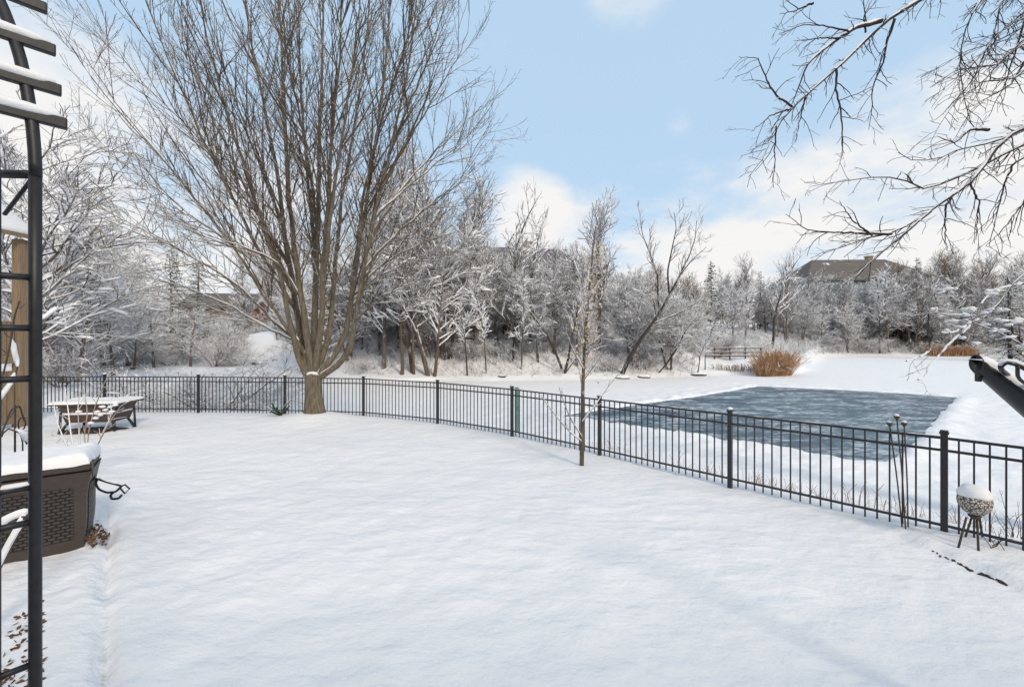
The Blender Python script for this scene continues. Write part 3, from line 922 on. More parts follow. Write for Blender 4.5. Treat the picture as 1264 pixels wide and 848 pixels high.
for i in range(430):
    t = rng.uniform(.42, .93); q = P[int(t * 21)] + rng.normal(0, 1, 3) * np.array([.2, .2, .06]) * (1.25 - t * .7)
    if rng.random() < .55: q = np.array([P[int(t * 21)][0] + .12 * (t > .6), P[int(t * 21)][1], P[int(t * 21)][2]]) + rng.normal(0, .08, 3)
    a, b = unit(rng.normal(0, 1, 3)), unit(rng.normal(0, 1, 3)); s = rng.uniform(.02, .048)
    c = unit(np.cross(a, b)); o = len(V)
    V += [q, q + a * s + c * s * .5, q + a * s * 2, q + a * s - c * s * .5 + b * s * .3]; Fq.append((o, o + 1, o + 2, o + 3))
lm = mesh_np('dry_leaves', np.array(V), np.array(Fq), M['leaf_pale'], False); link('dry_leaves', lm, yt)


# ------------------------------------------------------------------ special trees on the bank
def drawn_tree(name, label, stems, Yd, mats, specs, seed, base_r=.13, cat='tree', snow=True, tips=.02):
    rr = np.random.default_rng(seed); w = Wood()
    b = at(*stems[0][0][0], Yd)
    root = empty(name, (b[0], b[1], hz(b[0], b[1])), label, cat)
    for pts, dY, r in stems:
        P = stem_px(pts, Yd, dY, 16); R = np.linspace(r, tips, 16)
        w.put('trunk', P, R, 7)
        sprout(w, P, R, specs, rr)
        if snow: snow_caps(w, P, R, rr, 'branch_snow', .6, .75, .95)
    mats = dict(mats); mats['branch_snow'] = M['snow']
    for nm, me in w.meshes(mats): link(nm, me, root)
    return root


sp = [dict(n=1.1, len=2.6, ang=.6, up=.4, r=.05, rt=.02, t0=.35, fall=.4, w=.12, seg=6, k=4),
      dict(n=2.6, len=1.2, ang=.6, up=.25, r=.026, rt=.013, w=.13, seg=4, k=3), dict(n=3.2, len=.55, ang=.6, up=.1, r=.016, rt=.009, w=.13, seg=3, k=3)]
drawn_tree('leaning_tree', 'dark tree leaning out from the bank with snow lined limbs and a wide crown', [
    ([(768, 462), (778, 440), (790, 420), (803, 402), (815, 385), (826, 365), (836, 345), (850, 325), (872, 305)], -2, .2),
    ([(815, 388), (812, 365), (812, 340), (803, 315), (793, 290), (790, 270)], 1.5, .09),
    ([(826, 365), (824, 335), (830, 305), (835, 282), (832, 262)], -1, .09),
    ([(836, 345), (850, 318), (858, 295), (860, 272)], 1, .07),
    ([(800, 405), (822, 400), (840, 402), (862, 398)], -2, .07),
    ([(805, 400), (835, 388), (862, 372), (882, 350)], 1, .08),
], 36.5, mm('bark_dark', 'twig_bare'), sp, 31)
drawn_tree('leaning_tree', 'thin dark leaning tree at the waterline before the reddish brush', [
    ([(808, 465), (822, 450), (836, 430), (844, 412), (856, 395), (872, 380)], -1, .1),
    ([(838, 428), (842, 400), (838, 375)], 1, .05), ([(836, 430), (815, 412), (795, 402)], 1, .05)], 37.5, mm('bark_dark', 'twig_snow'), sp, 32)
drawn_tree('forked_tree', 'dark V-forked tree rooted on the snow slope beside the young lawn tree', [
    ([(696, 462), (688, 440), (676, 415), (660, 392), (645, 372), (632, 350)], 1, .12),
    ([(697, 462), (702, 440), (706, 415), (712, 390), (716, 360), (720, 330)], -1, .12),
    ([(698, 460), (712, 440), (728, 425), (745, 415)], 1, .07)], 36, mm('bark_dark', 'twig_snow'), sp, 33)
drawn_tree('arching_tree', 'grey snow-laden tree whose limbs arch over the slope below the slate roof', [
    ([(633, 445), (634, 420), (640, 395), (655, 372), (680, 355), (705, 350)], 1, .09),
    ([(634, 420), (622, 392), (600, 372), (575, 362)], -1, .08),
    ([(634, 410), (640, 370), (636, 335), (628, 305)], 1, .08)], 37.5, mm('bark_dark', 'twig_snow'), sp, 34)

# ------------------------------------------------------------------ overhanging tree, top right
ov = empty('overhanging_tree', (10.2, 7.4, hz(10.2, 7.4)), 'dark-twigged tree past the fence whose snow-lined limbs hang into view from beyond the frame', 'tree')
w = Wood()
c7 = lambda L: [(900 + a / 2.495, b / 2.495) for a, b in L]
c6 = lambda L: [(860 + a / 3.129, 260 + b / 3.129) for a, b in L]
tr = np.array([(10.2, 7.4, -1.4), (10.1, 7.3, 1.5), (9.9, 7.2, 4), (9.8, 7.3, 7), (9.6, 7.4, 9.5), (9.5, 7.5, 12)], float)
TP = smooth_line(tr, 14); w.put('trunk', TP, np.linspace(.3, .07, 14), 10)
LIMBS = [  # crop polyline, start depth, drift, r0, r1, junction on trunk or None
    (c7([(590, 0), (490, 60), (420, 125), (340, 205), (270, 265), (195, 330), (150, 385), (120, 450), (95, 510), (60, 545)]), 5.4, -.5, .036, .005, (9.7, 7.3, 8.6)),
    (c7([(470, 65), (400, 82), (340, 117), (280, 162), (235, 207), (215, 270), (190, 330)]), 5.3, -.2, .02, .006, None),
    (c7([(195, 330), (150, 300), (125, 270), (90, 180), (30, 175)]), 4.95, 0, .011, .004, None),
    (c7([(330, 215), (330, 290), (345, 340), (350, 430), (345, 500), (330, 530)]), 5.1, -.3, .011, .004, None),
    (c7([(510, 60), (480, 150), (475, 190), (440, 270), (440, 340), (430, 400)]), 5.3, .3, .012, .004, None),
    (c7([(190, 335), (130, 355), (70, 405)]), 4.95, .1, .009, .004, None),
    (c7([(235, 300), (215, 380), (205, 440)]), 5, .1, .008, .004, None),
    (c7([(345, 118), (280, 118), (210, 128)]), 5.2, .1, .009, .004, None),
    (c7([(370, 100), (290, 78), (220, 78), (155, 108)]), 5.2, .1, .009, .004, None),
    (c7([(145, 390), (140, 480), (140, 530), (130, 565)]), 4.9, 0, .008, .003, None),
    (c7([(260, 10), (200, 35), (155, 45)]), 5.3, .1, .012, .004, None),
    (c7([(420, 100), (415, 50), (440, 0)]), 5.3, .1, .009, .004, None),
    (c7([(770, 0), (720, 110), (710, 200), (715, 270), (745, 380)]), 4.8, -.3, .017, .005, (9.7, 7.3, 8.2)),
    (c7([(840, 0), (820, 90), (790, 190), (740, 260), (660, 360), (620, 440)]), 5.0, -.3, .014, .004, (9.7, 7.3, 8)),
    (c7([(930, 45), (860, 80), (820, 110), (760, 190), (700, 240), (640, 290)]), 5.0, -.3, .015, .004, (9.8, 7.3, 7.4)),
    (c7([(930, 125), (850, 170), (790, 240), (760, 300), (720, 340)]), 5.1, -.3, .015, .004, (9.8, 7.3, 7.0)),
    (c7([(930, 60), (850, 130), (740, 150), (650, 210), (590, 240)]), 5.3, -.2, .013, .004, (9.8, 7.3, 6.8)),
    (c7([(930, 160), (870, 260), (800, 300), (740, 330)]), 5.3, -.2, .012, .004, None),
    (c7([(930, 20), (880, 60), (800, 130), (760, 230), (690, 330)]), 5.4, -.2, .012, .004, None),
    (c7([(930, 100), (880, 150), (830, 200), (700, 215), (620, 270)]), 5.2, -.2, .012, .004, None),
    (c7([(930, 200), (880, 240), (810, 250), (740, 260)]), 5.2, -.2, .012, .004, None),
    (c7([(930, 5), (900, 100), (850, 260), (800, 360)]), 5.3, -.2, .012, .004, None),
    (c7([(940, 375), (830, 440), (750, 560), (690, 600), (620, 650), (540, 700), (500, 720), (400, 740), (290, 780)]), 4.9, -.4, .036, .006, (9.85, 7.2, 4.6)),
    (c7([(930, 430), (840, 480), (760, 520), (650, 570), (585, 590), (550, 550), (440, 545), (250, 575)]), 5.2, -.3, .026, .004, (9.85, 7.2, 4.4)),
    (c7([(930, 385), (860, 420), (800, 445), (720, 455), (640, 490), (560, 500), (520, 470)]), 5.3, 0, .024, .005, (9.85, 7.2, 4.9)),
    (c7([(800, 400), (740, 400), (700, 440), (640, 420)]), 5.2, 0, .016, .005, None),
    (c7([(500, 720), (430, 720), (310, 715), (240, 710), (175, 660)]), 4.55, -.1, .013, .004, None),
    (c7([(440, 725), (380, 680), (340, 620)]), 4.5, -.1, .009, .004, None),
    (c7([(690, 600), (665, 640), (665, 720), (670, 770)]), 4.75, -.1, .011, .004, None),
    (c7([(620, 650), (560, 700), (480, 770), (420, 820), (380, 860), (340, 880)]), 4.7, -.3, .014, .004, None),
    (c7([(740, 565), (770, 620), (760, 740)]), 4.8, 0, .009, .004, None),
    (c7([(940, 470), (880, 500), (850, 560), (830, 640), (800, 760)]), 5, 0, .011, .004, None),
    (c7([(930, 590), (880, 660), (830, 720), (790, 760)]), 5, 0, .009, .004, None),
    (c6([(1300, 540), (1264, 522), (1160, 470), (1060, 430), (960, 400), (890, 385)]), 5.6, -.4, .0175, .005, (9.95, 7.2, 2.9)),
    (c6([(1060, 432), (1000, 470), (945, 472)]), 5.35, 0, .010, .004, None),
    (c6([(1300, 220), (1240, 262), (1200, 310), (1150, 380), (1080, 412)]), 5.8, -.3, .017, .005, (9.95, 7.2, 3.6)),
    (c6([(1264, 520), (1220, 470), (1200, 410), (1264, 420)]), 5.6, .2, .010, .004, None),
    (c6([(1060, 440), (960, 530), (900, 600), (880, 650), (845, 655)]), 5.4, -.2, .008, .003, None),
    (c6([(895, 400), (893, 480), (905, 540), (870, 560), (810, 582)]), 5.3, -.2, .007, .003, None),
    (c6([(1300, 275), (1220, 290), (1140, 310), (1100, 360)]), 6, -.2, .012, .004, None),
    (c6([(1280, 570), (1220, 530), (1180, 560)]), 5.6, .1, .012, .004, None),
]
for pts, Yd, dY, r0, r1, J in LIMBS:
    m = len(pts)
    L3 = [at(px, py, Yd + dY * i / (m - 1)) for i, (px, py) in enumerate(pts)]
    n = 22
    if J is not None:
        L3 = [np.array(J), np.array(J) * .35 + L3[0] * .65 + np.array([0, 0, .25])] + L3
        n = 30
    P = smooth_line(L3, n)
    P[1:-1] += rng.normal(0, .004, (n - 2, 3))
    u_ = np.linspace(0, 1, n) ** .8; R = r0 * (1.55 if r0 > .02 else 1.3) * (1 - u_) + r1 * .7 * u_
    if J is not None: R[:8] *= np.linspace(1.9, 1, 8)
    w.put('limb', P, R, 7)
    low = 'c6'
    if r0 > .015: snow_caps(w, P, R, rng, 'branch_snow', .95, 1.05, .95)
    elif pts[0][1] > 330: snow_caps(w, P, R, rng, 'branch_snow', 1.0, 1.9, .8, .010)
    elif r0 > .012: snow_caps(w, P, R, rng, 'branch_snow', .7, .8, .5)
    dn = 9.0 if pts[0][1] < 330 else 2.5
    sprout(w, P, R, [dict(n=dn, len=.42, ang=.75, up=-.25, r=.0068, rt=.003, t0=.25 if J is not None else .1, fall=.35, w=.14, seg=6, k=4),
                     dict(n=6.5, len=.17, ang=.8, up=-.1, r=.0034, rt=.002, w=.13, seg=3, k=3)], rng)
# snow clumps on the low bough
mb = MB()
for (a, b) in [(1264, 426), (1250, 417), (1238, 412), (1225, 408), (1215, 403), (1204, 398), (1195, 395), (1186, 391), (1176, 389), (1166, 388), (1150, 384), (1190, 384), (1196, 385), (1178, 398), (1170, 409), (1186, 405), (1213, 388), (1222, 383), (1234, 396), (1248, 398), (1259, 395), (1165, 360), (1176, 358), (1228, 362), (1236, 360), (1184, 418), (1210, 424), (1240, 383)]:
    for _ in range(2):
        p = at(a + rng.normal(0, 4), b - 1.5 + rng.normal(0, 1.5), 5.4 + rng.normal(0, .05))
        mb.blob(p, (rng.uniform(.025, .075), rng.uniform(.02, .04), rng.uniform(.010, .024)), rng, 9, 6, rng.normal(0, .6), .2)
mb.build('snow_clumps', M['snow'], ov, True)
for nm, me in w.meshes({'trunk': M['bark_dark'], 'limb': M['twig_dark'], 'crown': M['twig_dark'], 'branch_snow': M['snow']}): link({'limb': 'limbs', 'crown': 'twigs'}.get(nm, nm), me, ov)

# ------------------------------------------------------------------ fence
fen = empty('metal_fence', (0, 10.5, hz(0, 10.5)), 'black metal picket fence curving along the edge of the snowy lawn', 'fence')
PZ = [float(-.13 * ss(4, 9, y)) for x, y in POSTS]
for i, (x, y) in enumerate(POSTS):
    nx_, ny_ = POSTS[min(i + 1, len(POSTS) - 1)]; px_, py_ = POSTS[max(i - 1, 0)]
    rz = math.atan2(ny_ - py_, nx_ - px_)
    mb = MB(); mb.box((x, y, PZ[i] + .46), (.064, .064, 1.52), rz)
    po = mb.build('post', M['fence'], fen, bevel=.004)
    mb = MB(); mb.box((x, y, PZ[i] + 1.226), (.084, .084, .02), rz)
    mb.box((x, y, PZ[i] + 1.247), (.07, .07, .022), rz)
    mb.build('post_cap', M['fence'], po, bevel=.004)
    if y > 5.5:
        mb = MB(); mb.blob((x, y, PZ[i] + 1.262), (.045, .045, .028 + .012 * (x < -6)), RNG, 9, 6, rz, .05)
        mb.build('snow_cap', M['snow'], po, True)
for i in range(len(POSTS) - 1):
    a, b = np.array([*POSTS[i], PZ[i]]), np.array([*POSTS[i + 1], PZ[i + 1]])
    d = b - a; L = np.linalg.norm(d); e = d / L
    a2, b2 = a + e * .034, b - e * .034
    mb = MB()
    n = int(round(L / .122))
    for k in range(1, n):
        p = a + d * k / n
        mb.box((p[0], p[1], p[2] + .585), (.017, .017, 1.13), math.atan2(d[1], d[0]))
    pn = mb.build('picket_panel', M['fence'], fen)
    for zz, nm in ((1.165, 'top_rail'), (1.02, 'middle_rail'), (.13, 'bottom_rail')):
        r = MB(); r.bar(a2 + np.array([0, 0, zz]), b2 + np.array([0, 0, zz]), .027, .03)
        rl = r.build(nm, M['fence'], pn, bevel=.003)
    for zz, rr, kp in ((1.181, .006, .45), (.146, .007, .2)):
        s = Wood(); Q = resample([a2 + np.array([0, 0, zz]), b2 + np.array([0, 0, zz])], 40)
        snow_caps(s, Q, np.full(40, rr), RNG, 'rail_snow', .2, 1.0, kp)
        if s.b: link('rail_snow', s.meshes({'rail_snow': M['snow']})[0][1], pn)

# ------------------------------------------------------------------ garden arbor at the edge of view
Fp = np.array([(43.5 - CX) / F * 1.36, 1.36, 0])
ax_ = np.array([.66, .75, 0]); ax_ /= np.linalg.norm(ax_)
arb = empty('garden_arbor', (Fp[0], Fp[1], hz(Fp[0], Fp[1])), 'black metal garden arbor with ladder sides and slatted snow-topped arch', 'arbor')


def on_plane(px, py, P0, nrm):
    d = at(px, py, 1.0) - np.array([0, 0, CZ]); c = np.array([0, 0, CZ])
    t = np.dot(P0 - c, nrm) / np.dot(d, nrm)
    return c + d * t


ARN = np.array([.22, .975, 0])
ARCH = [(44, 218), (43, 190), (40, 155), (34, 115), (26, 75), (15, 40), (2, 6), (-14, -25), (-34, -55), (-60, -84)]
arch = smooth_line([on_plane(px, py, Fp + np.array([0, 0, CZ]), ARN) for px, py in ARCH], 26)
up_ = [np.array([Fp[0], Fp[1], z]) for z in np.linspace(-.2, arch[0][2], 8)]
mb = MB(); mb.tube(np.array(up_), 0.0158, 12); mb.build('upright', M['iron'], arb, True)
mb = MB(); mb.tube(arch, 0.0158, 12); mb.build('arch_tube', M['iron'], arb, True)
# opposite leg of the arch, out of view
c_arc = arch[-1]; pdir = np.array([-ARN[1], ARN[0], 0])
far_leg = Fp + pdir * 1.15
rest = smooth_line([arch[-1], arch[-1] + pdir * .25 + np.array([0, 0, .05]), far_leg - pdir * .12 + np.array([0, 0, 3.0]), far_leg + np.array([0, 0, 2.7]), far_leg + np.array([0, 0, 1]), far_leg + np.array([0, 0, -.2])], 24)
sep = .085
N_ = Fp - ax_ * sep
mb = MB(); mb.tube(np.array([np.array([N_[0], N_[1], p[2]]) for p in up_]), 0.0158, 12); mb.build('upright', M['iron'], arb, True)
mb = MB(); mb.tube(arch - ax_ * sep, .014, 10); mb.build('arch_tube', M['iron'], arb, True)
for py in (343, 405, 467, 600, 643, 818):
    z = CZ - (py - HY) / F * Fp[1]
    mb = MB(); mb.tube([Fp + np.array([0, 0, z]), N_ - ax_ * .02 + np.array([0, 0, z])], .0105, 8); rg = mb.build('rung', M['iron'], arb, True)
    if py == 600:
        mb = MB(); mb.blob(np.append((Fp - ax_ * .045)[:2], z + .012), (.05, .012, .008), RNG, 10, 6, math.atan2(ax_[1], ax_[0]), .08); mb.build('snow_cap', M['snow'], rg, True)
q = on_plane(33, 217, Fp + np.array([0, 0, CZ]), ARN)
mb = MB(); mb.tube([Fp + np.array([0, 0, q[2]]), Fp + np.array([0, 0, q[2] + .03]) + pdir * .3], .014, 8); mb.build('brace', M['iron'], arb, True)
mb = MB(); mb.tube([Fp + np.array([0, 0, q[2]]), Fp + np.array([0, 0, q[2] - .12]) + pdir * .14], .006, 6); mb.build('brace', M['iron'], arb, True)
for (px0, py0, px1, py1) in ((15, -12, 58, 5), (22, 50, 69, 69), (39, 97, 76, 112), (49, 138, 83, 145)):
    i = np.argmin([abs(HY - (p[2] - CZ) / p[1] * F - py0) + 1e3 * (p[1] <= 0.2) for p in arch])
    # slat end follows the view ray of its end face; the slat runs along the arbor's axis
    e0 = arch[i] + np.array([.012, 0, .0])
    pr = lambda t: CX + F * (e0 + ax_ * t)[0] / (e0 + ax_ * t)[1]
    ts = np.linspace(0, .5, 200); tt = ts[np.argmin([abs(pr(t) - px1) for t in ts])]
    A, B = e0 - ax_ * .45, e0 + ax_ * tt
    mb = MB(); mb.bar(A, B, .024, .036); sl = mb.build('slat', M['iron'], arb, bevel=.004)
    if py1 > 20:
        s = MB(); n = 14
        Q = resample([A + np.array([0, 0, .02]), B + np.array([0, 0, .02]) - ax_ * .012], n)
        s.tube(Q, .018 * np.concatenate([[.4, .9], np.full(n - 4, 1.0), [.9, .45]]) * RNG.uniform(.92, 1.1, n), 10); s.build('snow_cap', M['snow'], sl, True)
# snow-laden vine stems climbing the arbor
vine = empty('climbing_vine', (Fp[0] - .35, Fp[1] + .5, 0), 'snow-covered climbing stems twisting behind the arbor ladder', 'vine')
w = Wood()
for pts in ([(2, 470), (12, 430), (18, 390), (24, 372)], [(-5, 500), (14, 475), (22, 455), (14, 420)], [(0, 540), (14, 505), (24, 500), (30, 520)], [(-12, 560), (8, 528), (27, 535), (33, 548)], [(-15, 560), (-8, 600), (-12, 700), (-20, 900)], [(-12, 560), (0, 520), (2, 470)]):
    P = stem_px(pts, 1.9, .15, 12); R = np.full(12, .0035)
    w.put('stems', P, R, 5); snow_caps(w, P, R, rng, 'stem_snow', 2.0, 3.2, .6)
    sprout(w, P, R, [dict(n=7, len=.12, ang=.8, up=0, r=.002, rt=.0012, w=.2, seg=4, k=3)], rng)
mats = {'stems': M['rust'], 'crown': M['rust'], 'stem_snow': M['snow']}
for nm, me in w.meshes(mats): link({'crown': 'twigs'}.get(nm, nm), me, vine)
# thick snow-covered bent cane in front of the box
hose = empty('bent_cane', at(-8, 700, 3.2), 'snow-covered bent cane arching before the wicker deck box', 'cane')
P = stem_px([(-25, 760), (-2, 700), (10, 676), (22, 655), (30, 636)], 3.2, .1, 14)
mb = MB(); mb.tube(P, .02, 8); mb.build('cane', M['rust'], hose, True)
mb = MB(); mb.tube(P + np.array([0, 0, .016]), np.concatenate([[.008], np.full(12, .024), [.012]]), 10); mb.build('snow_cap', M['snow'], hose, True)
P = stem_px([(-10, 655), (8, 640), (22, 634), (36, 630)], 3.3, .1, 10)
mb = MB(); mb.tube(P, np.concatenate([[.01], np.full(8, .03), [.014]]), 10); mb.build('snow_cap', M['snow'], hose, True)

# ------------------------------------------------------------------ wicker deck box
zb = .07
C0 = np.array([-4.74, 4.66, zb]); bdir = np.array([.80, .60, 0]); bdir /= np.linalg.norm(bdir); ndir = np.array([-bdir[1], bdir[0], 0])
BL, BD, BH = 1.5, .52, .80
box = empty('deck_box', C0 - bdir * BL / 2 + ndir * BD / 2, 'dark brown wicker-panelled deck box with thick snow on its lid', 'deck box')


def B(u, v, z): return C0 + bdir * u + ndir * v + np.array([0, 0, z])


def sect(z):    # how far the side stands out at this height (curved profile)
    return .07 * (z / BH) ** 1.6 + .012 * math.sin(z / BH * math.pi * 2)


mb = MB(); zs = np.linspace(-.06, BH, 9); V = []
for z in zs:
    s = sect(max(z, 0)); V += [B(-BL - s, -s, z), B(s, -s, z), B(s, BD + s, z), B(-BL - s, BD + s, z)]
Fs = [(i * 4 + j, i * 4 + (j + 1) % 4, (i + 1) * 4 + (j + 1) % 4, (i + 1) * 4 + j) for i in range(8) for j in range(4)] + [(3, 2, 1, 0), (32, 33, 34, 35)]
mb.add(V, Fs); body = mb.build('body', M['wicker_frame'], box)
# woven panels, front and end, standing a little proud, inside a frame
for (u0, u1, front) in ((-BL + .1, -.075, True), (.08, BD - .08, False)):
    V, uv = [], []
    for z in np.linspace(.07, BH - .16, 9):
        s = sect(z) + .006
        for u in np.linspace(u0, u1, 9):
            bow = .012 * math.sin((u - u0) / (u1 - u0) * math.pi)
            V.append(B(u, -s - bow, z) if front else B(s + bow, u, z)); uv.append((u, z))
    Fs = [(i * 9 + j, i * 9 + j + 1, (i + 1) * 9 + j + 1, (i + 1) * 9 + j) for i in range(8) for j in range(8)]
    me = mesh_np('woven_panel', np.array(V), Fs, M['wicker'], True)
    ul = me.uv_layers.new(name='UVMap')
    for lp in me.loops: ul.data[lp.index].uv = uv[lp.vertex_index]
    link('woven_panel', me, box)
mb = MB(); V = []
for z, g in ((BH + .003, .03), (BH + .02, .06), (BH + .08, .06), (BH + .10, .04)):
    s = g + .0; V += [B(-BL - s, -s, z), B(s, -s, z), B(s, BD + s, z), B(-BL - s, BD + s, z)]
Fs = [(i * 4 + j, i * 4 + (j + 1) % 4, (i + 1) * 4 + (j + 1) % 4, (i + 1) * 4 + j) for i in range(3) for j in range(4)] + [(3, 2, 1, 0), (12, 13, 14, 15)]
mb.add(V, Fs); lid = mb.build('lid', M['wicker_frame'], box, bevel=.008)
mb = MB(); mb.add([B(.07, -.06, BH + .1), B(.07, .08, BH + .08), B(.07, .0, BH - .10), B(.055, -.06, BH + .1), B(.075, .08, BH + .08), B(.075, .0, BH - .10)], [(0, 1, 2), (5, 4, 3), (0, 3, 4, 1), (1, 4, 5, 2), (2, 5, 3, 0)]); mb.build('lid_end', M['wicker_frame'], lid)


def snow_slab(name, corner_fn, u0, u1, v0, v1, z0, h, parent, n=28, edge=.08, wob=.02, sag=.03):
    V = []
    for i in range(n + 1):
        for j in range(n + 1):
            # cluster samples near the edges
            a = .5 - .5 * math.cos(math.pi * i / n); b = .5 - .5 * math.cos(math.pi * j / n)
            u, v = u0 + (u1 - u0) * a, v0 + (v1 - v0) * b
            d = min(u - u0, u1 - u, v - v0, v1 - v)
            e = math.sqrt(max(0, 1 - (1 - min(d / edge, 1)) ** 2))
            p = corner_fn(u, v, 0)
            nz = float(fbm(np.array([p[0] * 3.1]), np.array([p[1] * 3.1]), 3)[0])
            w1 = float(vnoise(np.array([p[0] * 9]), np.array([p[1] * 9]))[0])
            V.append(corner_fn(u + .02 * w1, v + .02 * w1, z0 - (sag * (1 - e) * (.5 + w1)) + h * e * (1 + .5 * nz) + wob * nz * e))
    Fs = [(i * (n + 1) + j, (i + 1) * (n + 1) + j, (i + 1) * (n + 1) + j + 1, i * (n + 1) + j + 1) for i in range(n) for j in range(n)]
    return link(name, mesh_np(name, np.array(V), Fs, M['snow'], True), parent)


snow_slab('snow_cap', B, -BL - .065, .065, -.07, BD + .065, BH + .095, .10, box, wob=.035)

# black scroll bracket beside the box
hk = empty('scroll_bracket', at(140, 604, 4.9), 'black wrought iron scroll bracket sticking out from the deck box end', 'bracket')
HP = lambda L, Yd=4.95: [at(a, b, Yd) for a, b in L]
mb = MB()
mb.tube(smooth_line(HP([(108, 590), (120, 591), (132, 595), (144, 598), (151, 600)]), 12), .011, 8)
mb.tube(smooth_line(HP([(120, 591), (118, 597), (122, 604), (132, 608), (143, 607), (149, 601)]), 16), .012, 8)
mb.tube(smooth_line(HP([(141, 607), (136, 611), (138, 616), (147, 615), (150, 611)]), 12), .013, 8)
mb.tube(HP([(148, 601), (154, 598), (160, 603), (154, 609), (148, 602)]), .009, 8)
mb.build('scroll', M['iron'], hk, True)
mb = MB(); mb.tube([p + np.array([0, 0, .012]) for p in smooth_line(HP([(122, 590.5), (132, 595), (144, 598)]), 10)], np.concatenate([[.003], np.full(8, .008), [.003]]), 8); mb.build('snow_cap', M['snow'], hk, True)

# dead leaves by the box and along the bed
V, Fq = [], []
for i in range(260):
    if i < 150:
        p = B(.02 + rng.random() * .14, rng.uniform(-.1, .5), 0)
    else:
        p = np.array([rng.uniform(-4.2, -3.2), 0, 0]); p[1] = -p[0] * rng.uniform(.82, .9)
    x, y = p[0], p[1]
    z = hz(x, y) + (.01 + .10 * rng.random() if i < 150 else .006)
    a = unit(rng.normal(0, 1, 3) * np.array([1, 1, .5])); b = unit(np.cross(a, rng.normal(0, 1, 3))); s = rng.uniform(.015, .032); o = len(V); c = np.array([x, y, z])
    V += [c - a * s, c + b * s * .6, c + a * s, c - b * s * .6]; Fq.append((o, o + 1, o + 2, o + 3))
tag(link('fallen_leaves', mesh_np('fallen_leaves', np.array(V), np.array(Fq), M['leaf_brown'], False)), 'brown fallen leaves showing through the snow beside the wicker deck box', 'leaves', kind='stuff')

# ------------------------------------------------------------------ fire pit table
PZ0 = hz(-12, 11.4)
fr0 = at(75, 524, 11.3); fr1 = at(166, 520, 11.55)
pdirx = unit((fr1 - fr0) * np.array([1, 1, 0])); pdiry = np.array([-pdirx[1], pdirx[0], 0])
PW, PD = 1.78, 1.0
O = np.array([at(122, 520, 11.15)[0], 11.15, hz(-11, 11.1)])


def Pp(u, v, z): return O + pdirx * u * .76 + pdiry * v * .8 + np.array([0, 0, z * 1.06])


pit = empty('fire_pit', O, 'square brown wooden fire pit table with curved legs and a snow-covered top', 'fire pit')


def ring(zl):
    mb = MB(); V = []
    for z, u, v in zl: V += [Pp(-u, -v, z), Pp(u, -v, z), Pp(u, v, z), Pp(-u, v, z)]
    n = len(zl)
    Fs = [(i * 4 + j, i * 4 + (j + 1) % 4, (i + 1) * 4 + (j + 1) % 4, (i + 1) * 4 + j) for i in range(n - 1) for j in range(4)] + [(3, 2, 1, 0), tuple((n - 1) * 4 + j for j in range(4))]
    return mb.add(V, Fs)


ring([(.24, .72, .36), (.44, .79, .42)]).build('lower_board', M['pit_wood'], pit, bevel=.01)
ring([(.43, .76, .40), (.49, .77, .41)]).build('snow_ledge', M['snow'], pit)
ring([(.49, .80, .43), (.67, .87, .48)]).build('upper_board', M['pit_wood'], pit, bevel=.01)
ring([(.673, 1.02, .60), (.715, 1.04, .62)]).build('table_top', M['pit_wood'], pit, bevel=.012)
snow_slab('snow_cap', Pp, -1.03, 1.03, -.61, .61, .713, .06, pit, edge=.1, sag=.005)
for sx in (-1, 1):
    for sy in (-1, 1):
        mb = MB()
        mb.tube(smooth_line([Pp(sx * .62, sy * .30, .30), Pp(sx * .70, sy * .34, .2), Pp(sx * .78, sy * .4, .07), Pp(sx * .82, sy * .43, -.05)], 8), .03, 8)
        mb.tube([Pp(sx * .80, sy * .43, .50), Pp(sx * .82, sy * .45, -.05)], .026, 8)
        mb.build('leg', M['iron'], pit, True)
mb = MB(); mb.lathe(Pp(.88, -.35, .52), [(.06, -.03), (.075, 0), (.06, .03)], 12); mb.build('knob', M['iron'], pit, True)
# bare soil under the pit: where the snow did not fall
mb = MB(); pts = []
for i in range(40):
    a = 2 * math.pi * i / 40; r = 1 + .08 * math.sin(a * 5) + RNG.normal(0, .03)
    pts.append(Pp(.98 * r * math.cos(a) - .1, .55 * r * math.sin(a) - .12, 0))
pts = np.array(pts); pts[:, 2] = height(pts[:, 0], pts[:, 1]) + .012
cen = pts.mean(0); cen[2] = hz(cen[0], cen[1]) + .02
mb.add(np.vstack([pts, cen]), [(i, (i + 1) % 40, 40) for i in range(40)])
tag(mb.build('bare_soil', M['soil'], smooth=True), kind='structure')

# ------------------------------------------------------------------ rose canes and garden hook in the bed
rs = empty('rose_bush', at(110, 560, 7.2), 'tall bare rose canes with snow clumps standing in front of the fire pit', 'bush')
w = Wood()
CAN = [[(104, 575), (110, 530), (118, 500), (130, 470), (140, 455)], [(100, 575), (98, 540), (96, 505), (99, 475)], [(96, 575), (88, 540), (84, 505), (80, 478)], [(112, 575), (122, 545), (136, 520), (150, 500), (162, 494)], [(108, 575), (104, 540), (108, 510), (104, 480)], [(92, 575), (80, 545), (70, 520), (66, 495)], [(106, 575), (124, 540), (138, 512), (136, 490)], [(99, 578), (90, 555), (75, 540), (62, 535)]]
for pts in CAN:
    P = stem_px(pts, 7.2, rng.normal(0, .3), 14); R = np.linspace(.014, .005, 14)
    w.put('canes', P, R, 6); snow_caps(w, P, R, rng, 'cane_snow', .9, 1.3, .5)
    sprout(w, P, R, [dict(n=5, len=.28, ang=.7, up=.1, r=.006, rt=.003, t0=.3, w=.15, seg=4, k=3)], rng)
for nm, me in w.meshes({'canes': M['twig_red'], 'crown': M['twig_red'], 'cane_snow': M['snow']}): link({'crown': 'twigs'}.get(nm, nm), me, rs)
mb = MB()
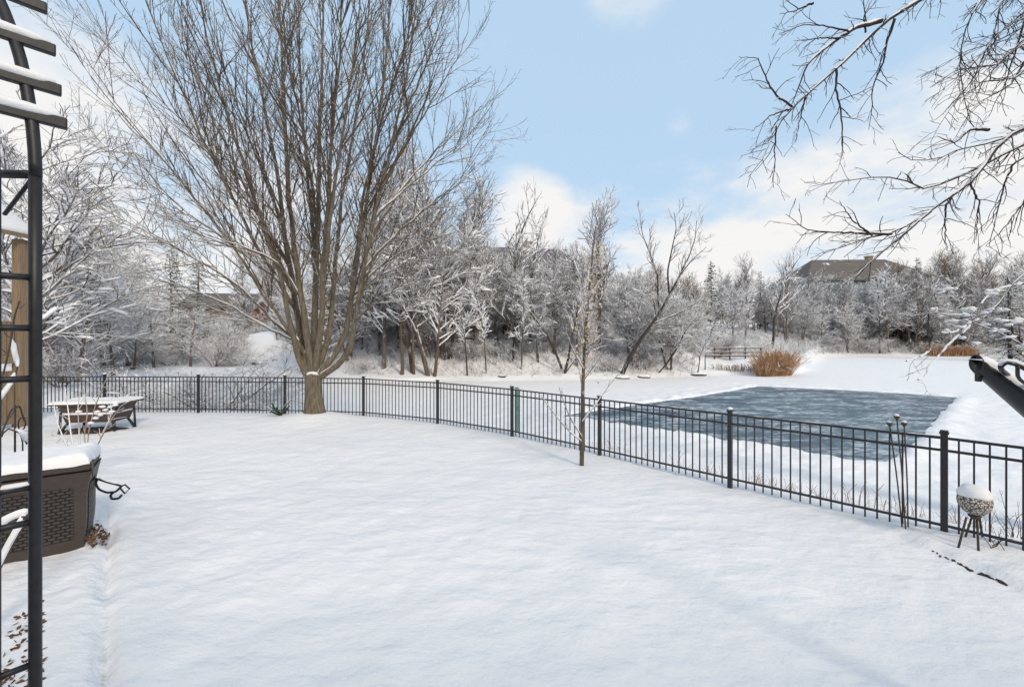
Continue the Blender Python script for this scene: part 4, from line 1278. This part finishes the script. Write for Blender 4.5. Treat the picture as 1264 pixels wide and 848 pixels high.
for a, b in [(124, 512), (130, 506), (118, 516), (136, 502), (142, 500), (126, 502), (112, 522), (120, 508), (97, 508), (138, 508)]:
    mb.blob(at(a, b, 7.2), (.05, .035, .022), rng, 8, 5, rng.normal(0, .8), .12)
mb.build('snow_clumps', M['snow'], rs, True)
gh = empty('garden_hook', at(20, 560, 5.8), 'black garden hook stake with curled end seen between arbor and deck box', 'garden stake')
mb = MB()
mb.tube([at(18.5, 575, 5.8), at(18.5, 500, 5.8)], .011, 8)
mb.tube(smooth_line([at(a, b, 5.8) for a, b in [(28, 575), (28, 545), (24, 532), (22, 522), (26, 514), (32, 518), (31, 528), (27, 531)]], 20), .008, 8)
mb.build('stake', M['iron'], gh, True)

# ------------------------------------------------------------------ timber play tower
TY = 10.2
tw0 = at(24, 520, TY + 1.4); tw0[0] += .02
tz = hz(tw0[0], TY)
pt = empty('play_tower', (tw0[0] - .8, TY + .7, tz), 'tan timber tower with a snow-covered sloping roof seen through the arbor', 'play tower')
topz = CZ + (HY - 297) / F * (TY + 1.6)
for (dx, dy) in ((-.12, 0), (-1.9, 0), (-.12, 1.5), (-1.9, 1.5)):
    mb = MB(); mb.box((tw0[0] + dx, TY + dy, (topz + tz) / 2 - .1), (.22, .22, topz - tz + .2)); mb.build('post', M['timber'], pt, bevel=.01)
for z0, z1 in ((tz + .1, tz + 1.55), (tz + 1.75, tz + 2.9)):
    mb = MB()
    for k in range(10): mb.box((tw0[0] - .32 - k * .165, TY + .06, (z0 + z1) / 2), (.14, .03, z1 - z0))
    mb.build('board_panel', M['timber'], pt)
    mb = MB()
    for k in range(7): mb.box((tw0[0] - .1, TY + .22 + k * .172, (z0 + z1) / 2), (.03, .15, z1 - z0))
    mb.build('board_panel', M['timber'], pt)
for z in (tz + 1.65, tz + 3.0, topz - .08):
    mb = MB(); mb.box((tw0[0] - 1.0, TY - .02 - .1, z), (2.0, .06, .16)); mb.build('rail', M['timber'], pt, bevel=.006)
mb = MB(); e0 = np.array([tw0[0] + .12, TY - .25, topz + .02]); e1 = np.array([tw0[0] - 1.0, TY - .25, topz + .95])
for s in (0, 1):
    a, b = (e0, e1) if s == 0 else (np.array([tw0[0] - 2.12, TY - .25, topz + .02]), e1)
    V = [a, b, b + np.array([0, 2.0, 0]), a + np.array([0, 2.0, 0])]; V += [q + np.array([0, 0, .09]) for q in V]
    mb.add(V, [(0, 1, 2, 3), (7, 6, 5, 4), (0, 4, 5, 1), (1, 5, 6, 2), (2, 6, 7, 3), (3, 7, 4, 0)])
rfo = mb.build('roof', M['timber'], pt)
mb = MB()
for s in (0, 1):
    a, b = (e0, e1) if s == 0 else (np.array([tw0[0] - 2.12, TY - .25, topz + .02]), e1)
    V = [q + np.array([0, 0, .094]) for q in (a, b, b + np.array([0, 2.0, 0]), a + np.array([0, 2.0, 0]))]; V += [q + np.array([0, 0, .13]) for q in V]
    mb.add(V, [(0, 1, 2, 3), (7, 6, 5, 4), (0, 4, 5, 1), (1, 5, 6, 2), (2, 6, 7, 3), (3, 7, 4, 0)])
mb.build('snow_cap', M['snow'], rfo, True, bevel=.05)

# ------------------------------------------------------------------ gazing ball on a stand
gb = at(1203, 676, 4.66); gz = hz(gb[0], gb[1])
bl = empty('garden_globe', (gb[0], gb[1], gz), 'pierced metal garden globe capped with snow on a thin-legged stand by the fence post', 'garden globe')
bc = at(1203, 618, 4.66)
GS = np.array([.74, .74, .95])
mb = MB(); mb.lathe(bc, [(.03, -.155)] + [(.19 * math.sin(a), -.165 * math.cos(a)) for a in np.linspace(.25, math.pi - .25, 18)] + [(.03, .155)], 32)
mb.v = [(q - bc) * GS + bc for q in mb.v]
globe = mb.build('globe', M['ball'], bl, True)
mb = MB(); V = []
prof = [(.180, .035), (.192, .045), (.188, .065), (.172, .1), (.14, .145), (.09, .172), (.04, .183), (.002, .186)]
mb.lathe(bc + np.array([-.005, 0, 0]), prof, 28)
sm = mb.mesh('snow_cap', M['snow'], True)
v = np.array([q.co for q in sm.vertices]); v += (fbm(v[:, 0] * 6 + v[:, 2] * 4, v[:, 1] * 6, 3)[:, None] * np.array([.02, .02, .035])); v = (v - bc) * GS + bc; sm.vertices.foreach_set('co', v.astype(np.float32).ravel())
link('snow_cap', sm, globe)
mb = MB(); mb.lathe(bc + np.array([0, 0, -.175]), [(.03, -.02), (.05, .0), (.055, .02)], 16); mb.build('collar', M['rust'], bl, True)
for (a0, a1, dy) in (((1193, 638), (1182, 676), -.05), ((1199, 640), (1191, 670), .2), ((1206, 640), (1208, 682), -.12), ((1209, 638), (1213, 668), .22)):
    p, q = at(*a0, 4.66), at(*a1, 4.66 + dy); q[2] = hz(q[0], q[1]) - .03
    mb = MB(); mb.tube([p, q], .0105, 8); mb.build('leg', M['rust'], bl, True)

# ------------------------------------------------------------------ three rusty stakes with flower heads
for (b0, t0_, lab) in (((1118, 658), (1107, 516), 'tallest rusty stake with a snow-topped flower head by the fence'), ((1114, 649), (1098, 524), 'shorter rusty stake whose head stands apart from the other two by the fence'), ((1121, 651), (1116, 524), 'shorter rusty stake with its head close beside the tallest stake')):
    Yd = 5.08 if b0[0] == 1118 else 5.14
    p = at(*b0, Yd); q = at(*t0_, Yd + .03); p[2] = hz(p[0], p[1]) - .05
    s = empty('flower_stake', (p[0], p[1], p[2] + .05), lab, 'garden stake', 'rusty flower stakes by the fence')
    mb = MB(); mb.tube(smooth_line([p, (p + q) / 2 + np.array([.012, 0, 0]), q], 8), .0075, 8); mb.build('rod', M['rust'], s, True)
    mb = MB(); mb.lathe(q, [(.008, -.024), (.02, -.008), (.03, .01), (.027, .026), (.009, .03)], 14); mb.build('flower_head', M['rust'], s, True)
    mb = MB(); mb.blob(q + np.array([0, 0, .033]), (.027, .027, .018), rng, 10, 6, 0, .08); mb.build('snow_cap', M['snow'], s, True)

# black edging strip showing through the snow
mb = MB()
for a, b in (((1150, 678), (1163, 685)), ((1165, 686), (1180, 693)), ((1181, 694), (1199, 703)), ((1206, 706), (1222, 713)), ((1222, 713), (1246, 724))):
    pa, pb = [at(px, py, (CZ + .0) * F / (py - HY)) for px, py in (a, b)]
    for p in (pa, pb): p[2] = hz(p[0], p[1])
    mb.tube(smooth_line([pa, (pa + pb) / 2 + np.array([.02, .01, .0]), pb], 12) + RNG.normal(0, .006, (12, 3)), np.concatenate([[.004], RNG.uniform(.009, .022, 10), [.004]]), 7)
tag(mb.build('lawn_edging', M['soil'], smooth=True), 'dark lawn edging poking through the snow near the garden globe', 'edging')

# ------------------------------------------------------------------ black tube with handle at the frame edge
a = at(1199, 444, 2.25); b = at(1345, 560, 2.2)
tu = empty('tube_grill', (b[0], b[1], hz(b[0], b[1])), 'tilted black metal tube with snow along its top and a looped handle', 'grill')
d = unit(b - a); side = unit(np.cross(d, [0, 0, 1])); upv = np.cross(side, d)
k = 24; V = []
n = 10
for i in range(n):
    p = a + (b - a) * i / (n - 1)
    for j in range(k):
        th = 2 * math.pi * j / k
        tp = .66 + .34 * min(1, i / 5); off = (side * .06 * math.cos(th) + upv * .057 * math.sin(th)) * tp
        V.append(p + off + (d * (-.03 * math.sin(th) + .03) if i == 0 else 0))
for i in range(n):    # inner wall
    p = a + (b - a) * i / (n - 1)
    for j in range(k):
        th = 2 * math.pi * j / k
        tp = .66 + .34 * min(1, i / 5); V.append(p + side * .052 * tp * math.cos(th) + upv * .049 * tp * math.sin(th) + (d * (-.026 * math.sin(th) + .03) if i == 0 else 0))
V = np.array(V)
Fs = [(i * k + j, (i + 1) * k + j, (i + 1) * k + (j + 1) % k, i * k + (j + 1) % k) for i in range(n - 1) for j in range(k)]
o = n * k
Fs += [(o + i * k + j, o + i * k + (j + 1) % k, o + (i + 1) * k + (j + 1) % k, o + (i + 1) * k + j) for i in range(n - 1) for j in range(k)]
Fs += [(j, (j + 1) % k, o + (j + 1) % k, o + j) for j in range(k)] + [tuple(o + j for j in range(k))[::-1]] + [((n - 1) * k + j, o + (n - 1) * k + j, o + (n - 1) * k + (j + 1) % k, (n - 1) * k + (j + 1) % k) for j in range(k)]
mb = MB(); mb.add(V, Fs); body = mb.build('barrel', M['charcoal'], tu, True)
mb = MB(); mb.lathe(a + d * .09 - upv * .052, [(.012, -.018), (.014, -.015), (.014, .03)], 12); mb.build('peg', M['charcoal'], tu, True)
# snow along the top
V = []
nn = 40
for i in range(nn + 1):
    p = a + (b - a) * (.02 + .98 * i / nn)
    e = min(1, i / 3) ** .5
    for j in range(11):
        th = math.pi * (.1 + .8 * j / 10) + RNG.normal(0, .03)
        q = math.sin(math.pi * j / 10)
        r = .058 * (.66 + .34 * min(1, i / nn * 9 / 5)) + e * (.022 * q + .004) + .004 * RNG.normal() * (j in (0, 10))
        V.append(p + side * r * math.cos(th) + upv * r * math.sin(th))
Fs = [(i * 11 + j, (i + 1) * 11 + j, (i + 1) * 11 + j + 1, i * 11 + j + 1) for i in range(nn) for j in range(10)] + [tuple(range(11))]
mb = MB(); mb.add(V, Fs); mb.build('snow_cap', M['snow'], tu, True)
h0 = at(1234, 450, 2.14)
hp = smooth_line([a + (b - a) * .28 + upv * .055, h0 + np.array([0, 0, -.02]), h0, at(1244, 446, 2.13), at(1262, 453, 2.12), at(1285, 468, 2.12), at(1300, 486, 2.12), a + (b - a) * .75 + upv * .05], 24)
mb = MB(); mb.tube(hp, .011, 10); mb.tube(smooth_line([at(1256, 452, 2.12), at(1256, 466, 2.14), at(1266, 474, 2.16), at(1280, 478, 2.2)], 10), .008, 8); mb.build('handle', M['charcoal'], tu, True)
mb = MB(); mb.tube(hp[4:16] + np.array([0, 0, .012]), np.concatenate([[.004], np.full(10, .010), [.004]]), 8); mb.build('handle_snow', M['snow'], tu, True)
mb = MB(); mb.tube([b, np.array([b[0], b[1], hz(b[0], b[1]) - .1])], .04, 12); mb.lathe(np.array([b[0], b[1], hz(b[0], b[1])]), [(.3, -.05), (.3, .03), (.06, .06)], 20); mb.build('stand', M['charcoal'], tu, True)

# ------------------------------------------------------------------ dry grass, reeds and weeds
V, Fq = [], []


def blades(cx, cy, n, rad, h, lean, V, Fq, wd=.03):
    for i in range(n):
        a = rng.random() * 6.28; r = rad * math.sqrt(rng.random())
        x, y = cx + r * math.cos(a), cy + r * math.sin(a) * .7
        z = ZC(x, y)
        l = h * rng.uniform(.55, 1.1); dr = np.array([math.cos(a), math.sin(a), 0]) * lean * rng.uniform(.2, 1.2) + rng.normal(0, .12, 3)
        p0 = np.array([x, y, z - .05]); p1 = p0 + np.array([dr[0] * .35, dr[1] * .35, .65]) * l; p2 = p0 + np.array([dr[0], dr[1], 1 - .3 * lean]) * l
        s = unit(np.cross(p2 - p0, rng.normal(0, 1, 3))) * wd; o = len(V)
        V += [p0 - s, p0 + s, p1 + s, p1 - s, p2 + s * .8, p2 - s * .8]; Fq += [(o, o + 1, o + 2, o + 3), (o + 3, o + 2, o + 4, o + 5)]


ZC = lambda x, y: hz(x, y)
c = at(957, 462, 38.5)

def tuft(cx, cy, n, rx, h, wd, V, Fq):
    for i in range(n):      # stems arch out of a few crowns and make a round head
        a = rng.random() * 6.28; q = math.sqrt(rng.random())
        x, y = cx + .55 * rx * q * math.cos(a), cy + .4 * rx * q * math.sin(a)
        p0 = np.array([x, y, hz(x, y) - .05]); th = rng.uniform(0, 1.35) * q
        l = h * rng.uniform(.6, 1.05); dx = np.array([math.cos(a), math.sin(a), 0])
        p1 = p0 + (dx * math.sin(th) * .45 + np.array([0, 0, .55])) * l + rng.normal(0, .05, 3)
        p2 = p0 + (dx * math.sin(th) * .75 + np.array([0, 0, .35 + .6 * math.cos(th)])) * l + rng.normal(0, .2, 3)
        s_ = unit(np.cross(p2 - p0, rng.normal(0, 1, 3))) * wd; o = len(V)
        V += [p0 - s_, p0 + s_, p1 + s_, p1 - s_, p2 + s_ * 1.3, p2 - s_ * 1.3]; Fq += [(o, o + 1, o + 2, o + 3), (o + 3, o + 2, o + 4, o + 5)]


tuft(c[0], c[1], 750, 1.75, 2.45, .014, V, Fq); tuft(c[0] + .8, c[1] + .3, 330, 1.4, 2.2, .013, V, Fq); tuft(c[0] - .9, c[1] - .3, 240, 1.5, 1.9, .013, V, Fq); tuft(c[0] - 1.3, c[1] - .6, 160, 1.2, 1.5, .016, V, Fq)
tag(link('ornamental_grass', mesh_np('ornamental_grass', np.array(V), np.array(Fq), M['reed'], False)), 'round clump of orange dry ornamental grass on the low spit beside the rink', 'grass clump')
V, Fq = [], []
for k_ in range(9): 
    c = at(1150 + k_ * 6.5, 440, 75.5); blades(c[0], c[1], 70, 1.0, 2.2, .5, V, Fq, .035)
tag(link('pale_reeds', mesh_np('pale_reeds', np.array(V), np.array(Fq), M['reed'], False)), 'strip of tan reeds along the far shore behind the hanging twigs', 'reeds', kind='stuff')
V, Fq = [], []
for px in np.arange(888, 940, 4.0):
    c = at(px + rng.normal(0, 2), 456 + rng.normal(0, 4), 40); blades(c[0], c[1], 12, .5, .8, .5, V, Fq, .02)
for i in range(120):
    px = rng.uniform(730, 1264)
    Yd = np.interp(px, [730, 900, 1070, 1264], [11.5, 9.0, 7.2, 6.2]) + rng.uniform(-.6, 1.4)
    x = (px - CX) / F * Yd
    blades(x, Yd, 3, .12, .55, .35, V, Fq, .004)
tag(link('dry_weeds', mesh_np('dry_weeds', np.array(V), np.array(Fq), M['reed_pale'], False)), 'thin dry weeds poking through the snow beyond the fence', 'weeds', kind='stuff')
for px, py, Yd, lab in ((1252, 640, 5.3, 'bare twiggy weed beyond the fence past the garden globe'), (1225, 684, 4.62, 'bent dry weed at the foot of the garden globe')):
    p = at(px, py, Yd); p[2] = hz(p[0], p[1])
    w = Wood()
    for i in range(7):
        P = grow_line(rng, p + rng.normal(0, .05, 3) * np.array([1, 1, 0]), unit(np.array([rng.normal(0, .45), rng.normal(0, .3), 1])), rng.uniform(.3, .75) * (1 if Yd > 5 else .4), 6, .12, 0)
        w.put('stems', P, np.linspace(.005, .002, 7), 4); sprout(w, P, np.linspace(.005, .002, 7), [dict(n=6, len=.16, ang=.7, up=.1, r=.003, rt=.0015, w=.2, seg=3, cat='stems')], rng)
    tag(link('dry_weed', w.meshes({'stems': M['rust']})[0][1]), lab, 'weed')
# small evergreen sprig by the fence and a green marker post
p = at(346, 505, 13.0)
sg = Wood()
for i in range(10):
    P = grow_line(rng, np.array([p[0], p[1], hz(p[0], p[1])]), unit(np.array([rng.normal(0, 1), rng.normal(0, .4), .8])), rng.uniform(.3, .6), 4, .15, 0); sg.put('s', P, np.linspace(.03, .02, 5), 5)
tag(link('low_evergreen', sg.meshes({'s': M['needle']})[0][1]), 'little snow-dusted evergreen at the fence foot near the maple', 'shrub')
p = at(638, 525, 11.2); mb = MB(); zz = hz(p[0], p[1]); mb.box((p[0], p[1], zz + .45), (.11, .11, 1.3)); mb.lathe((p[0], p[1], zz + 1.1), [(.065, 0), (.07, .03), (.04, .06), (.01, .07)], 12)
tag(mb.build('marker_post', M['green_post'], bevel=.01), 'green utility marker post standing just behind the fence', 'marker post')

# ------------------------------------------------------------------ shore things
for px, py, Yd, s, lab in ((768, 468, 35.6, .5, 'dark half-buried rock at the waterline under the leaning tree'), (795, 467, 36.2, .45, 'small dark rock between two shore rocks'), (862, 464.5, 38.2, .6, 'dark flat rock at the tip of the snowy spit'), (548, 412, 41.5, .5, 'dark rock beside the snow-capped boulder'), (320, 449, 53, .9, 'dark shore rock below the open snow bank'), (345, 449, 53, .7, 'smaller dark shore rock below the open snow bank'), (620, 476, 34.4, .25, 'small dark stone on the ice edge below the slope')):
    x = (px - CX) / F * Yd
    mb = MB(); mb.blob((x, Yd, hz(x, Yd) + s * .1), (s * 1.3, s * .7, s * .45), rng, 12, 8, rng.normal(0, .3), .12)
    tag(mb.build('shore_rock', M['rock'], smooth=True), lab, 'rock', 'rocks round the pond')
x = (578 - CX) / F * 41; zz = hz(x, 41)
bo = empty('boulder', (x, 41, zz), 'wide dark boulder topped with a white slab of snow on the bank', 'boulder')
mb = MB(); mb.blob((x, 41, zz + .2), (1.5, .9, .7), rng, 14, 9, 0, .07); mb.build('stone', M['rock'], bo, True)
mb = MB(); mb.blob((x, 40.9, zz + .78), (1.45, .9, .28), rng, 14, 9, 0, .05); mb.build('snow_cap', M['snow'], bo, True)
# rail fence by the grass
rfn = empty('rail_fence', at(895, 440, 47), 'dark wooden rail fence with snow on its rails behind the orange grass', 'fence')
for i, px in enumerate((862, 882, 901, 920, 939)):
    p = at(px, 440, 47 + i * .2); z = hz(p[0], p[1])
    mb = MB(); mb.box((p[0], p[1], z + .7), (.11, .11, 1.5)); mb.build('post', M['pit_wood'], rfn)
z = hz(at(900, 440, 47)[0], 47)
for h in (.5, .9, 1.35):
    pa, pb = at(860, 440, 46.9), at(942, 440, 47.7); pa[2] = pb[2] = z + h
    mb = MB(); mb.bar(pa, pb, .05, .10); r = mb.build('rail', M['pit_wood'], rfn)
    mb = MB(); mb.bar(pa + np.array([0, 0, .095]), pb + np.array([0, 0, .095]), .09, .03); mb.build('snow_cap', M['snow'], r)

# ------------------------------------------------------------------ houses on the hills
def house(name, label, c, wx, wy, zb_, wall_h, roof_h, rz, wallm, roofm, hip=.0, chim=None, snow=0, wins=()):
    root = empty(name, (c[0], c[1], zb_), label, 'house')
    ca, sa = math.cos(rz), math.sin(rz)
    T = lambda u, v, z: np.array([c[0] + u * ca - v * sa, c[1] + u * sa + v * ca, zb_ + z])
    x, y = wx / 2, wy / 2
    V = [T(-x, -y, -2), T(x, -y, -2), T(x, y, -2), T(-x, y, -2), T(-x, -y, wall_h), T(x, -y, wall_h), T(x, y, wall_h), T(-x, y, wall_h)]
    Fs = [(0, 1, 5, 4), (1, 2, 6, 5), (2, 3, 7, 6), (3, 0, 4, 7)]
    if hip == 0:
        V += [T(-x, 0, wall_h + roof_h), T(x, 0, wall_h + roof_h)]; Fs += [(4, 7, 8), (6, 5, 9)]
    mb = MB(); mb.add(V, Fs); mb.build('wall', M[wallm], root)
    e = .5; hx = x - hip
    drop = roof_h * e / y
    top = [T(-x - (0 if hip else e) if not hip else -hx, 0, wall_h + roof_h), T(x + e if not hip else hx, 0, wall_h + roof_h)]
    if not hip: top[0] = T(-x - e, 0, wall_h + roof_h)
    ev = [T(-x - e, -y - e, wall_h - drop), T(x + e, -y - e, wall_h - drop), T(x + e, y + e, wall_h - drop), T(-x - e, y + e, wall_h - drop)]
    V = ev + top; V += [q + np.array([0, 0, .25]) for q in V]
    Fs = [(6, 7, 11, 10), (8, 9, 10, 11), (1, 0, 4, 5), (3, 2, 5, 4), (0, 1, 7, 6), (2, 3, 9, 8), (1, 2, 8, 7), (3, 0, 6, 9)]
    if hip: Fs += [(7, 8, 11), (9, 6, 10)]
    mb = MB(); mb.add(V, Fs); roof = mb.build('roof', M[roofm], root)
    if chim is not None:
        p = T(chim[0], chim[1], wall_h + roof_h + chim[2] / 2 - 1.2); mb = MB(); mb.box(p, (1.1, 1.1, chim[2] + 1.6), rz); mb.box(p + np.array([0, 0, chim[2] / 2 + .85]), (1.35, 1.35, .25), rz); mb.build('chimney', M['stone'], roof)
    for (u, z, w_, h_) in wins:
        mb = MB(); p = T(u, -y - .04, z); mb.box(p, (w_ + .3, .12, h_ + .3), rz); f = mb.build('window', M['trim'], root)
        mb = MB(); mb.box(T(u, -y - .11, z), (w_, .06, h_), rz); mb.build('pane', M['glass'], f)
    return root, T


D_ = 92; hx_ = (1068 - CX) / F * D_
zr = CZ + (HY - 318) / F * D_
zg = hz(hx_, D_)
house('far_house', 'large house with a long brown hipped roof and grey-green walls on the far shore', (hx_ - .5, D_ + 4), 27, 15, zg, zr - zg - 5.2, 5.2, -.05, 'siding', 'roof', hip=5.5, chim=(6, 2, 1.6),
      wins=((-12, 3.2, 1.6, 2), (-8, 3.2, 1.6, 2), (-2, 3.2, 1.6, 2), (4, 3.2, 1.6, 2), (10, 3.2, 1.6, 2), (-12, 7, 1.6, 1.8), (-2, 7, 1.6, 1.8), (10, 7, 1.6, 1.8)))
D_ = 64; hx_ = (640 - CX) / F * D_; zr = CZ + (HY - 303) / F * D_; zg = hz(hx_, D_)
house('hilltop_house', 'slate-roofed house with a stone chimney on the wooded hill', (hx_, D_ + 3), 15, 10, zg, zr - zg - 4.2, 4.2, .15, 'stone', 'roof_purple', hip=0, chim=(1.3, -1, 1.2), wins=((-4, 3, 1.4, 1.8), (0, 3, 1.4, 1.8), (4, 3, 1.4, 1.8), (-4, 6.2, 1.4, 1.6), (4, 6.2, 1.4, 1.6)))
D_ = 82; hx_ = (272 - CX) / F * D_; zr = CZ + (HY - 362) / F * D_; zg = hz(hx_, D_)
house('brick_house', 'low red brick house with a brown roof beyond the pond', (hx_, D_ + 3), 14, 9, zg, zr - zg - 2.8, 2.8, .1, 'brick', 'roof', hip=0, wins=((-4, 2.2, 1.5, 1.6), (0, 2.2, 1.5, 1.6), (4, 2.2, 1.5, 1.6)))

house('shade_house', 'tan house added unseen behind the camera position to shade the near lawn', (1.5, -10.6), 30, 10, -.1, 6.3, 2.6, 0, 'stone', 'roof', hip=0, wins=((-6, 3.6, 1.2, 1.4), (6, 3.6, 1.2, 1.4), (0, 1.2, 1.8, 2)))  # unseen house, added and sized for the shade it throws on the lawn
# ------------------------------------------------------------------ camera
cam = bpy.data.cameras.new('Camera'); co = bpy.data.objects.new('Camera', cam); COL.objects.link(co)
co.location = (0, 0, CZ); co.rotation_euler = (math.pi / 2, 0, 0)
cam.sensor_width = 36; cam.lens = 36 * F / 1264; cam.shift_y = -9 / 1264; cam.clip_start = .05; cam.clip_end = 4000
scene.camera = co

# ------------------------------------------------------------------ light and sky
sdir = Vector((.48, -.70, .56)).normalized()
sun = bpy.data.lights.new('Sun', 'SUN'); sun.energy = 2.1; sun.angle = math.radians(10); sun.color = (1, .87, .70)
so = bpy.data.objects.new('Sun', sun); COL.objects.link(so); so.rotation_euler = sdir.to_track_quat('Z', 'Y').to_euler()

wd = bpy.data.worlds.new('World'); scene.world = wd; wd.use_nodes = True
nt = wd.node_tree; bg = nt.nodes['Background']
sky = nd(nt, 'ShaderNodeTexSky', sky_type='NISHITA'); sky.sun_disc = False
sky.sun_elevation = math.asin(sdir.z); sky.sun_rotation = math.atan2(sdir.x, sdir.y)
sky.air_density = 1.0; sky.dust_density = 1.2; sky.ozone_density = 1.0
tc = nd(nt, 'ShaderNodeTexCoord'); sp_ = nd(nt, 'ShaderNodeSeparateXYZ'); nt.links.new(tc.outputs['Generated'], sp_.inputs[0])
zc = mathn(nt, 'ADD', mathn(nt, 'MAXIMUM', sp_.outputs[2], 0.0), .22)
cv = nd(nt, 'ShaderNodeCombineXYZ')
nt.links.new(mathn(nt, 'DIVIDE', sp_.outputs[0], zc), cv.inputs[0]); nt.links.new(mathn(nt, 'DIVIDE', sp_.outputs[1], zc), cv.inputs[1])
ns = nd(nt, 'ShaderNodeTexNoise'); ns.inputs['Scale'].default_value = 1.5; ns.inputs['Detail'].default_value = 8; ns.inputs['Roughness'].default_value = .58
nt.links.new(cv.outputs[0], ns.inputs['Vector'])
blob = None
for (px, py, rad, amp) in ((655, 268, .14, .60), (700, 300, .14, .45), (785, -6, .10, .36), (925, 325, .15, .55), (1050, 275, .26, .5), (1140, 160, .2, .4), (1210, 290, .3, .5), (980, 360, .3, .4), (760, 350, .35, .38), (520, 330, .3, .3), (836, 148, .05, .3), (60, 150, .28, .5), (20, 290, .3, .5), (230, 260, .28, .42), (130, 30, .22, .30), (330, 180, .3, .25), (1230, 60, .2, .26), (800, 335, .2, .28), (600, 40, .06, .16)):
    v = Vector(((px - CX) / F, 1, (HY - py) / F)).normalized()
    ds = nd(nt, 'ShaderNodeVectorMath', operation='DISTANCE'); nt.links.new(tc.outputs['Generated'], ds.inputs[0]); ds.inputs[1].default_value = v
    mr = nd(nt, 'ShaderNodeMapRange', interpolation_type='SMOOTHSTEP'); nt.links.new(ds.outputs['Value'], mr.inputs[0])
    mr.inputs[1].default_value = rad * 1.25; mr.inputs[2].default_value = rad * .3; mr.inputs[3].default_value = 0; mr.inputs[4].default_value = amp
    blob = mr.outputs[0] if blob is None else mathn(nt, 'MAXIMUM', blob, mr.outputs[0])
behind = mathn(nt, 'MULTIPLY', mathn(nt, 'GREATER_THAN', 0.0, sp_.outputs[1]), .55)  # white cloud added to the unseen half of the sky, neutralises the snow's tint
hzn = mathn(nt, 'MULTIPLY', mathn(nt, 'MAXIMUM', mathn(nt, 'SUBTRACT', .26, sp_.outputs[2]), 0.0), 1.1)
dens = mathn(nt, 'ADD', mathn(nt, 'ADD', mathn(nt, 'ADD', blob, hzn), behind), mathn(nt, 'MULTIPLY', mathn(nt, 'SUBTRACT', ns.outputs[0], .5), 1.5))
cm = nd(nt, 'ShaderNodeMapRange', interpolation_type='SMOOTHSTEP'); nt.links.new(dens, cm.inputs[0])
cm.inputs[1].default_value = .18; cm.inputs[2].default_value = .62
# pale milky air: the blue of the sky thinned towards white
sk = mix(nt, .8, sky.outputs[0], (5.1, 6.95, 8.9))
out = mix(nt, cm.outputs[0], sk, (8.2, 8.1, 8.0))
nt.links.new(out, bg.inputs[0]); bg.inputs[1].default_value = .11

scene.view_settings.view_transform = 'Standard'; scene.view_settings.look = 'None'; scene.view_settings.gamma = 1; scene.view_settings.exposure = 0.05
cy = scene.cycles
cy.use_denoising = True
try: cy.denoiser = 'OPENIMAGEDENOISE'; cy.denoising_input_passes = 'RGB_ALBEDO_NORMAL'; cy.denoising_prefilter = 'ACCURATE'
except Exception: pass
cy.max_bounces = 5; cy.diffuse_bounces = 3; cy.glossy_bounces = 2; cy.sample_clamp_indirect = 5
scene.render.film_transparent = False
